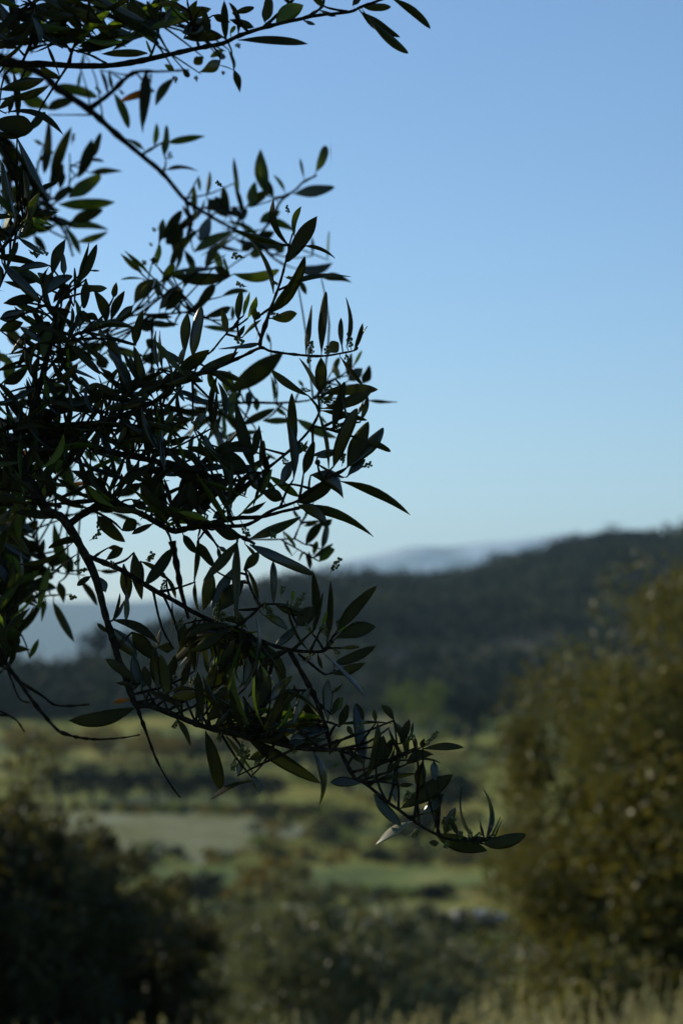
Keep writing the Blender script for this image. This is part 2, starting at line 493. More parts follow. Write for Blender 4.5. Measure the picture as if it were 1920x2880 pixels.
near_plant('oak_tree', 2320, 14.0, 'big bushy evergreen oak with sunlit ochre flank on the right edge', 'tree',
           (0, 0, zof(2520, 14.0)), (2.02, 1.9, 1.98), 160000, 360, 0.135, 0.045, M['oak'], 3, limbs=10, shell=0.80, ragged=0.04, fill=150000)
near_plant('oak_sapling', 1690, 11.6, 'low oak sapling rising from the grass before the big oak', 'tree',
           (0, 0, zof(2900, 11.6)), (0.32, 0.3, 0.42), 3500, 50, 0.2, 0.04, M['oak'], 4, limbs=4)
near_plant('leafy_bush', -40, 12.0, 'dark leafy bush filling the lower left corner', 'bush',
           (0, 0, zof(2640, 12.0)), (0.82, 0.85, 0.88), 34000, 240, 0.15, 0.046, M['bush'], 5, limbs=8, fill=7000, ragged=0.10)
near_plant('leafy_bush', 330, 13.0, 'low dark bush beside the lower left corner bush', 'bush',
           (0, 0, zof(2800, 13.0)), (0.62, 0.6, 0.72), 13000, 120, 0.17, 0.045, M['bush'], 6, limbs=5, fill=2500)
near_plant('olive_shrub', 930, 19.0, 'grey green olive shrub at the bottom centre', 'shrub',
           (0, 0, zof(2760, 19.0)), (1.0, 0.9, 0.92), 20000, 150, 0.16, 0.06, M['greyolive'], 7, 0.3, limbs=6, fill=1800)
near_plant('olive_shrub', 1180, 21.0, 'grey green olive shrub half hidden by the big oak', 'shrub',
           (0, 0, zof(2850, 21.0)), (1.15, 0.9, 0.74), 18000, 140, 0.16, 0.06, M['greyolive'], 8, 0.3, limbs=6, fill=1500)
near_plant('olive_shrub', 580, 22.0, 'dull olive shrub between the dark bushes and the centre shrub', 'shrub',
           (0, 0, zof(2800, 22.0)), (0.9, 0.8, 0.75), 13000, 110, 0.16, 0.06, M['bush'], 9, 0.3, limbs=6, fill=1500)
near_plant('olive_shrub', 180, 15.0, 'olive shrub with pale tips at the very bottom left', 'shrub',
           (0, 0, zof(2930, 15.0)), (0.9, 0.7, 0.5), 10000, 90, 0.18, 0.05, M['greyolive'], 10, 0.3, limbs=5, fill=800)

# ------------------------------------------------------------------ valley trees
def proto_tree(name, mat, seed, n=900, squash=0.8, size=0.34, nclump=34, trunk=True):
    rng = np.random.default_rng(seed); rd = random.Random(seed)
    P, N = crown_points(n, (0, 0, 2.5), (1.6, 1.6, 1.6 * squash), nclump, 0.34, rng, 0.6)
    P[:, 2] = np.maximum(P[:, 2], 0.15)
    V, Q = leaf_cloud(P, N, size, 0.7, 0.8, rng)
    cm = quads_mesh(name + '_crown', V, Q, [mat])
    tm = tube_mesh(name + '_trunk', [Vector((0, 0, -0.4)), Vector((0.05, 0, 0.7)), Vector((-0.06, 0.05, 1.6)), Vector((0, 0, 2.6))], [0.2, 0.15, 0.12, 0.04], M['farbark'], 7, 3, 0.2, rd)
    return cm, tm
PT = {
    'dark1': proto_tree('dark_tree', M['fardark'], 21), 'dark2': proto_tree('dark_tree', M['fardark'], 22, squash=0.95),
    'olive1': proto_tree('valley_olive', M['farolive'], 23), 'olive2': proto_tree('valley_olive', M['farolive'], 24, squash=0.7),
    'lime1': proto_tree('lime_tree', M['lime'], 25, squash=1.15), 'ochre1': proto_tree('ochre_shrub', M['ochre'], 26, squash=0.75),
    'ochre2': proto_tree('ochre_shrub', M['ochre'], 27, squash=0.6),
}
def plant(kind, name, px, r, h, wid, label, cat, group=None, rz=None):
    cm, tm = PT[kind]
    x, y = (px - 960) / FPX * r, r
    root = empty(name, (x, y, ground_h(x, y)))
    root.rotation_euler.z = random.uniform(0, 6.28) if rz is None else rz
    root.scale = (wid / 3.4, wid / 3.4, h / 4.0)
    tag(root, label, cat, group)
    link('crown', cm, root); link('trunk', tm, root)
    return root

ORD = ['first', 'second', 'third', 'fourth', 'fifth', 'sixth', 'seventh', 'eighth']
# the row of dark trees with its long shadow
for i, (px, r, h, w) in enumerate([(170, 222, 3.6, 4.4), (262, 224, 3.9, 4.6), (350, 221, 3.5, 4.4), (436, 223, 3.8, 4.6), (520, 220, 3.4, 4.4), (604, 222, 3.7, 4.6), (690, 220, 3.2, 4.2), (758, 224, 3.0, 3.8)]):
    plant('dark1' if i % 2 else 'dark2', 'dark_tree', px, r, h, w, ORD[i] + ' dark round tree from the left in the row behind the pale field', 'tree', 'row of dark trees behind the pale field')
# lit shrubs above that row
for i, (px, r, h, w) in enumerate([(60, 282, 4.0, 5.6), (180, 275, 3.8, 5.5), (300, 280, 4.0, 6.0), (420, 272, 3.8, 5.6), (500, 268, 3.6, 5.2), (575, 270, 4.0, 6.0), (655, 276, 3.8, 5.4), (735, 280, 4.0, 5.6)]):
    plant(random.choice(['ochre1', 'ochre2', 'olive1']), 'valley_shrub', px, r, h, w, ORD[i] + ' yellowish tree from the left beyond the row of dark trees', 'tree', 'yellowish trees beyond the dark row')
# olive grove further back, towards the foot of the hill
for k in range(34):
    r = random.uniform(318, 430)
    px = random.uniform(-20, 1450)
    plant(random.choice(['olive1', 'olive2', 'dark1', 'olive2']), 'grove_tree', px, r, random.uniform(3.6, 5.6), random.uniform(4.5, 7.0), 'blurred tree of the grove at the foot of the hill', 'tree', 'grove at the foot of the hill')
# trees one can tell apart
plant('lime1', 'lime_green_tree', 1212, 300, 7.6, 5.8, 'lime green tree standing out before the dark wooded hill', 'tree')
plant('lime1', 'lime_green_tree', 1130, 330, 5.6, 5.2, 'smaller green tree left of the lime green tree', 'tree')
plant('dark2', 'dark_tree', 1318, 290, 8.0, 7.5, 'dark tree between the lime green tree and the big oak', 'tree')
plant('dark1', 'dark_tree', 1262, 205, 5.0, 5.4, 'dark tree behind the tip of the olive twig', 'tree')
plant('dark2', 'dark_tree', 880, 252, 5.5, 6.4, 'dark tree at the right end of the pale field', 'tree')
plant('olive2', 'valley_olive', 985, 236, 5.2, 6.2, 'dull green tree right of the pale field', 'tree')
plant('olive1', 'valley_olive', 1085, 232, 5.0, 6.0, 'dull green tree behind the bright green terrace', 'tree')
plant('dark1', 'dark_tree', 1170, 176, 3.6, 3.8, 'small dark tree on the bright green terrace', 'tree')
plant('ochre1', 'ochre_shrub', 752, 132, 3.6, 4.2, 'rounded ochre bush in the middle of the lower terraces', 'shrub')
plant('ochre2', 'ochre_shrub', 470, 128, 2.6, 3.0, 'low ochre bush right of the dark corner bush', 'shrub')
plant('ochre1', 'ochre_shrub', 1010, 108, 2.2, 3.0, 'yellow green bush right of the rounded ochre bush', 'shrub')
plant('dark1', 'dark_shrub', 640, 104, 2.8, 3.2, 'black green shrub below the rounded ochre bush', 'shrub')
plant('dark2', 'dark_shrub', 560, 140, 2.0, 3.4, 'dark shrub at the edge of the green terrace', 'shrub')
plant('olive1', 'valley_olive', 860, 96, 2.6, 3.0, 'small olive tree above the bottom centre shrub', 'tree')
plant('olive2', 'valley_olive', 1230, 112, 2.6, 3.4, 'small olive tree beside the pale stones', 'tree')
plant('dark2', 'ridge_tree', 272, 455, 9.5, 8.0, 'lone tree breaking the blue ridge on the left', 'tree')

# low scrub that breaks up the edges of the field and the terraces: a mass of tufts
def scrub():
    rng = np.random.default_rng(31)
    C, S, Kd = [], [], []
    for (pa, pb, ra, rb, n, s0, s1) in [(40, 900, 209, 217, 60, 0.3, 0.8), (40, 520, 166, 176, 50, 0.4, 1.0), (520, 1450, 164, 172, 36, 0.4, 1.0), (560, 1500, 141, 147, 34, 0.4, 0.9), (300, 1500, 112, 126, 50, 0.4, 1.0), (250, 1400, 70, 108, 170, 0.3, 0.9), (700, 1000, 172, 214, 50, 0.4, 1.2), (900, 1400, 172, 300, 110, 0.6, 1.8), (0, 900, 232, 330, 120, 0.6, 1.8)]:
        for k in range(n):
            r = rng.uniform(ra, rb); px = rng.uniform(pa, pb); s = rng.uniform(s0, s1)
            x, y = (px - 960) / FPX * r, r
            C.append((x, y, ground_h(x, y) + s * 0.25)); S.append(s); Kd.append(rng.choice(4, p=[0.3, 0.25, 0.2, 0.25]))
    C = np.array(C); S = np.array(S); Kd = np.array(Kd)
    n = 70
    k = np.repeat(np.arange(len(C)), n)
    d = rng.normal(0, 1, (len(k), 3)); d /= np.linalg.norm(d, axis=1)[:, None]
    d[:, 2] = np.abs(d[:, 2]) * 0.8
    P = C[k] + d * S[k][:, None] * rng.uniform(0.4, 1.0, len(k))[:, None]
    V, Q = leaf_cloud(P, d, 0.34, 0.6, 0.9, rng)
    o = link('scrub', quads_mesh('scrub', V, Q, [M['fardark'], M['ochre'], M['lime'], M['farolive']], Kd[k]))
    tag(o, 'low mixed scrub and tussocks scattered over the valley terraces', 'scrub', kind='stuff')
scrub()

# woods on the hill: nobody could count these crowns
def hill_woods():
    rng = np.random.default_rng(77)
    C, S, G = [], [], []
    while len(C) < 4700:
        px = rng.uniform(-150, 2150); t = rng.uniform(0, 1)
        rc = crest_dist(px)
        r = 345 + (rc + 12 - 345) * t ** 0.8
        x, y = (px - 960) / FPX * r, r
        g = noise.noise(Vector((x * 0.014, y * 0.010, 5.0)))
        if g < -0.12 + 0.35 * (t < 0.25) and rng.uniform() < 0.85: continue
        if px < 600 and rng.uniform() < 0.35: continue
        if px < 345 and t > 0.5: continue
        s = rng.uniform(1.6, 3.2) * (1.0 + 0.55 * (rng.uniform() < 0.18))
        C.append((x, y, ground_h(x, y) + s * 0.75)); S.append(s); G.append(noise.noise(Vector((x * 0.03, y * 0.02, 9.0))) + rng.normal(0, 0.12))
    C = np.array(C); S = np.array(S)
    n = 22
    k = np.repeat(np.arange(len(C)), n)
    d = rng.normal(0, 1, (len(k), 3)); d /= np.linalg.norm(d, axis=1)[:, None]
    d[:, 2] = np.abs(d[:, 2]) * 1.0 - 0.25
    P = C[k] + d * S[k][:, None] * rng.uniform(0.5, 1.0, len(k))[:, None]
    V, Q = leaf_cloud(P, d, 1.5, 0.8, 0.9, rng)
    G = np.array(G)
    mi = np.repeat(np.where(G < 0.10, 0, np.where(G < 0.34, 1, 2)), n)
    o = link('hillside_woods', quads_mesh('hillside_woods', V, Q, [M['fardark'], M['farolive'], M['palescrub']], mi))
    tag(o, 'dark evergreen woods covering the hill on the right', 'woods', kind='stuff')
hill_woods()

# ------------------------------------------------------------------ pale stones on the slope
def rock(px, r, w, h, label, seed):
    rd = random.Random(seed)
    import bmesh
    bm = bmesh.new()
    bmesh.ops.create_icosphere(bm, subdivisions=3, radius=1)
    for v in bm.verts:
        p = v.co.copy()
        f = 1 + 0.28 * noise.noise(p * 1.3 + Vector((seed, 0, 0))) + 0.10 * noise.noise(p * 4 + Vector((0, seed, 0)))
        p *= f
        for a in range(3):
            p[a] = max(-0.72, min(0.72, p[a]))
        v.co = Vector((p.x * w * 0.65, p.y * w * 0.5, p.z * h * 0.68))
    me = bpy.data.meshes.new('limestone_rock'); bm.to_mesh(me); bm.free()
    me.materials.append(M['rock'])
    for p in me.polygons: p.use_smooth = True
    x, y = (px - 960) / FPX * r, r
    o = link('limestone_rock', me)
    o.location = (x, y, ground_h(x, y) + h * 0.28)
    o.rotation_euler.z = rd.uniform(-0.3, 0.3)
    tag(o, label, 'rock')
rock(1322, 128, 2.5, 1.2, 'largest pale limestone block left of the big oak', 1)
rock(1390, 130, 1.3, 0.8, 'pale stone just right of the largest limestone block', 2)
rock(1255, 112, 0.9, 0.6, 'small pale stone at the left end of the stone scatter', 3)
rock(1290, 109, 0.7, 0.5, 'smallest pale stone in front of the limestone block', 4)
rock(1360, 110, 1.1, 0.6, 'flat pale stone below the limestone block', 5)
rock(1500, 108, 1.5, 0.7, 'pale stone against the lower flank of the big oak', 6)

# ------------------------------------------------------------------ grass at the edge of the terrace
def grass():
    rng = np.random.default_rng(5)
    n = 30000
    r = rng.uniform(6.5, 12.0, n)
    px = rng.uniform(-300, 2300, n)
    x = (px - 960) / FPX * r
    clump = np.array([noise.noise(Vector((a * 2.2, b * 2.2, 0))) for a, b in zip(x, r)])
    keep = rng.uniform(-0.55, 0.5, n) < clump
    x, r, px, clump = x[keep], r[keep], px[keep], clump[keep]
    n = len(x)
    z = np.array([ground_h(a, b) for a, b in zip(x, r)])
    hh = rng.uniform(0.19, 0.33, n) + 0.10 * np.clip(clump, 0, 1)
    hh *= 0.75 + 0.45 * np.clip((px - 700) / 1200, 0, 1)
    tall = rng.uniform(0, 1, n) < 0.05
    hh = np.where(tall, hh * 1.35, hh)
    a = rng.uniform(0, 6.28, n)
    w = rng.uniform(0.002, 0.0045, n)
    lean = rng.normal(0, 0.22, (n, 2)) * hh[:, None]
    B = np.stack([x, r, z], 1)
    s = np.stack([np.cos(a), np.sin(a), 0 * a], 1) * w[:, None]
    mid = B + np.stack([lean[:, 0] * 0.35, lean[:, 1] * 0.35, hh * 0.6], 1)
    tip = B + np.stack([lean[:, 0], lean[:, 1], hh], 1)
    V = np.stack([B - s, B + s, mid + s * 0.9, mid - s * 0.9, tip + s * 0.25, tip - s * 0.25], 1).reshape(-1, 3)
    i = np.arange(n)[:, None] * 6
    Q = np.concatenate([i + np.array([0, 1, 2, 3]), i + np.array([3, 2, 4, 5])], 0)
    # seed heads on the tall stems
    T = tip[tall]
    P = np.repeat(T, 10, 0); P = P - np.stack([0 * P[:, 0], 0 * P[:, 0], np.tile(np.arange(10) * 0.008, len(T))], 1)
    V2, Q2 = leaf_cloud(P, np.tile([0, 0, 0.8], (len(P), 1)), 0.022, 0.4, 0.5, rng)
    Q2 = Q2 + len(V)
    o = link('grass', quads_mesh('grass', np.concatenate([V, V2]), np.concatenate([Q, Q2]), [M['grass']]))
    tag(o, 'straw green grass along the bottom edge', 'grass', kind='stuff')
grass()

# ------------------------------------------------------------------ the olive tree in front
# twigs: name, [(px, py)...], first width px, last width px, distance at start, distance at end
K = 500 / 1568.0
TILE = {'A': (0, 0), 'B': (450, 0), 'C': (0, 450), 'D': (450, 400), 'E': (0, 900), 'F': (350, 850), 'G': (700, 800), 'H': (700, 1200),
        'I': (350, 1250), 'J': (0, 1350), 'K': (200, 1650), 'L': (600, 1600), 'M': (550, 1900), 'N': (980, 1950), 'P': (560, 0)}
TWIGS = [
 ('branch', [(-420,1010),(-200,1120),(0,1238),(57,1308),(128,1430),(178,1460),(236,1554),(265,1615),(281,1669),(297,1733),(316,1796),(331,1848),(350,1899),(366,1947),(385,1985),(420,1985),(503,2017),(551,2036),(600,2052),(650,2064),(710,2075),(805,2098),(870,2107),(926,2110),(955,2110),(965,2130),(996,2187),(1028,2205),(1085,2253),(1120,2278),(1155,2304),(1187,2326),(1222,2345),(1260,2360),(1330,2368)], 50, 6, 1.86, 1.74),
 ('branch', [(15,1250),(60,1212),(85,1180),(99,1123),(118,1066),(131,1008),(137,983),(153,932),(153,896),(159,865),(170,842),(190,820),(198,800)], 26, 7, 1.86, 1.82),
 ('branch', [(32,1251),(128,1244),(191,1241),(239,1248),(287,1264),(335,1276),(367,1282),(450,1300),(560,1330),(640,1352),(700,1345)], 24, 8, 1.86, 1.80),
 ('branch', [(200,1470),(255,1433),(322,1417),(383,1439),(414,1454),(484,1492),(528,1486),(605,1470),(669,1457),(733,1454),(796,1438),(841,1429)], 22, 8, 1.86, 1.80),
 ('branch', [(484,1522),(493,1569),(503,1626),(509,1661),(522,1710),(530,1740)], 19, 9, 1.92, 1.92),
 ('branch', [(236,1560),(294,1583),(344,1605),(430,1658),(487,1688),(541,1720),(583,1740),(656,1771),(720,1797),(772,1817),(823,1829),(871,1833),(912,1830),(935,1804)], 15, 8, 1.86, 1.78),
 ('twig', [(815,1833),(849,1893),(880,1950),(900,1999),(920,2060),(930,2108)], 15, 10, 1.80, 1.79),
 ('twig', [(839,1839),(871,1865),(906,1893),(922,1897),(944,1884)], 7, 4, 1.80, 1.83),
 ('twig', [(655,1771),(711,1727),(734,1705),(760,1699),(800,1706),(850,1730)], 9, 4, 1.80, 1.76),
 ('twig', [(690,1600),(700,1640),(721,1689),(737,1705)], 7, 8, 1.84, 1.79),
 ('twig', [(735,978),(732,959),(757,880),(788,792),(807,719),(814,687),(823,655)], 11, 4, 1.79, 1.78),
 ('branch', [(70,1232),(200,1200),(300,1182),(414,1140),(455,1115),(487,1080),(525,1067),(573,1048),(637,1022),(685,1000),(733,978),(764,988),(843,998),(904,1001),(955,994),(997,985),(1006,976)], 16, 5, 1.85, 1.77),
 ('twig', [(500,1075),(557,1009),(592,990),(624,952),(653,920),(672,905)], 7, 4, 1.81, 1.84),
 ('branch', [(560,1335),(640,1390),(720,1340),(789,1288),(843,1240),(878,1198),(897,1157),(895,1112),(900,1095)], 10, 6, 1.82, 1.76),
 ('twig', [(878,1198),(930,1208),(955,1211)], 7, 4, 1.77, 1.75),
 ('branch', [(530,1480),(640,1480),(700,1474),(764,1436),(834,1410),(875,1382),(930,1338),(965,1343)], 12, 6, 1.82, 1.75),
 ('twig', [(530,1478),(573,1470),(624,1473),(669,1505),(703,1522),(715,1530)], 11, 8, 1.80, 1.76),
 ('twig', [(0,705),(20,680),(48,641),(70,600),(89,555)], 10, 5, 1.84, 1.86),
 ('twig', [(160,868),(138,862),(118,842),(114,832)], 6, 5, 1.83, 1.80),
 ('twig', [(160,1010),(200,955),(225,936),(260,925)], 6, 4, 1.83, 1.80),
 ('twig', [(385,1990),(402,2035),(424,2096),(441,2139),(473,2198),(506,2243)], 9, 4, 1.80, 1.78),
 ('twig', [(0,1810),(20,1871),(53,1916),(102,1986),(155,2047),(180,2063),(224,2075),(277,2080),(347,2075),(392,2067)], 12, 4, 2.02, 1.95),
 ('twig', [(53,1916),(118,1957),(151,1982),(192,1986),(249,1982)], 9, 4, 2.02, 1.98),
 ('twig', [(20,1880),(45,1945),(60,1970),(84,1976)], 6, 4, 2.02, 2.02),
 ('twig', [(0,2000),(45,2026),(69,2059)], 6, 4, 2.0, 2.0),
 ('twig', [(-150,1700),(-60,1740),(0,1812)], 18, 12, 2.06, 2.02),
 # softer twigs further back
 ('branch', [(-300,60),(-120,120),(98,196),(163,249),(249,306),(327,376),(404,441),(457,486),(518,559),(555,585),(603,614),(648,639),(699,668),(737,693),(769,725),(800,745)], 27, 6, 2.35, 2.38),
 ('twig', [(520,556),(532,600),(539,620),(520,680),(498,719),(478,760),(460,800),(446,833),(383,874),(325,903)], 9, 4, 2.36, 2.2),
 ('twig', [(715,680),(760,620),(791,563),(833,531),(852,512),(890,492)], 8, 6, 2.36, 2.36),
 ('twig', [(249,306),(310,261),(375,204),(449,200),(530,196)], 15, 5, 2.35, 2.30),
 ('twig', [(404,431),(453,402),(470,394)], 8, 4, 2.35, 2.33),
 ('twig', [(457,486),(465,465),(466,440)], 7, 3, 2.35, 2.33),
 ('branch', [(-200,250),(-60,330),(25,399),(64,462),(105,530),(140,578),(166,625),(191,673),(205,720)], 22, 6, 2.42, 2.40),
 ('twig', [(140,578),(190,540),(196,470),(196,430)], 6, 3, 2.42, 2.40),
 ('twig', [(300,905),(367,887),(430,884),(500,880),(560,870)], 7, 4, 2.12, 2.15),
 ('twig', [(428,1050),(427,1000),(428,930),(430,890)], 9, 5, 2.12, 2.12),
 ('twig', [(560,1150),(669,1134),(723,1132),(780,1133),(853,1128),(891,1119)], 10, 5, 2.12, 2.15),
 ('twig', [(777,1132),(780,1087),(769,1052)], 5, 3, 2.13, 2.13),
 ('twig', [(880,1122),(904,1093),(936,1039)], 6, 3, 2.14, 2.16),
 ('twig', [(655,1500),(706,1516),(792,1517),(828,1516),(860,1532),(890,1530)], 7, 3, 2.05, 2.10),
 ('twig', [(792,1519),(853,1554),(878,1570)], 5, 3, 2.07, 2.10),
 ('twig', [(828,1514),(843,1478),(856,1455),(862,1430)], 5, 3, 2.07, 2.10),
 ('branch', [(-200,1425),(0,1417),(115,1415),(170,1425)], 16, 11, 2.0, 1.93),
 ('twig', [(-60,1660),(38,1674),(134,1675),(200,1672)], 7, 3, 2.15, 2.15),
 ('twig', [(30,1400),(90,1500),(150,1600),(210,1615),(238,1618)], 6, 3, 2.15, 2.12),
 ('branch', [(-60,1280),(-20,1480),(20,1640),(20,1750),(-10,1830)], 20, 12, 2.08, 2.04),
 # the top branch
 ('branch', [(-400,160),(-150,170),(0,178),(128,179),(191,183),(255,184),(319,182),(399,169),(462,155),(530,140),(578,130),(628,120),(675,98),(757,72),(854,50),(900,41),(982,32),(1015,18),(1065,0),(1110,-20)], 22, 7, 1.96, 1.92),
 ('twig', [(193,180),(207,130),(230,100),(245,60),(250,0)], 9, 5, 1.95, 1.92),
 ('twig', [(300,178),(255,154),(212,142)], 7, 4, 1.95, 1.95),
 ('twig', [(744,73),(799,23),(826,-5)], 11, 8, 1.93, 1.95),
 ('twig', [(854,50),(900,23),(912,-5)], 9, 6, 1.93, 1.95),
 ('twig', [(982,32),(920,20),(890,0)], 6, 5, 1.92, 1.93),
 ('twig', [(420,165),(440,110),(450,50),(455,0)], 8, 5, 1.95, 1.98),
 ('twig', [(560,133),(545,80),(530,20),(525,-10)], 8, 5, 1.95, 1.9),
 ('twig', [(60,179),(90,110),(100,40),(95,-10)], 9, 6, 1.95, 1.9),
 ('twig', [(150,-10),(250,30),(330,50),(420,60),(500,40)], 8, 4, 2.0, 2.02),
]
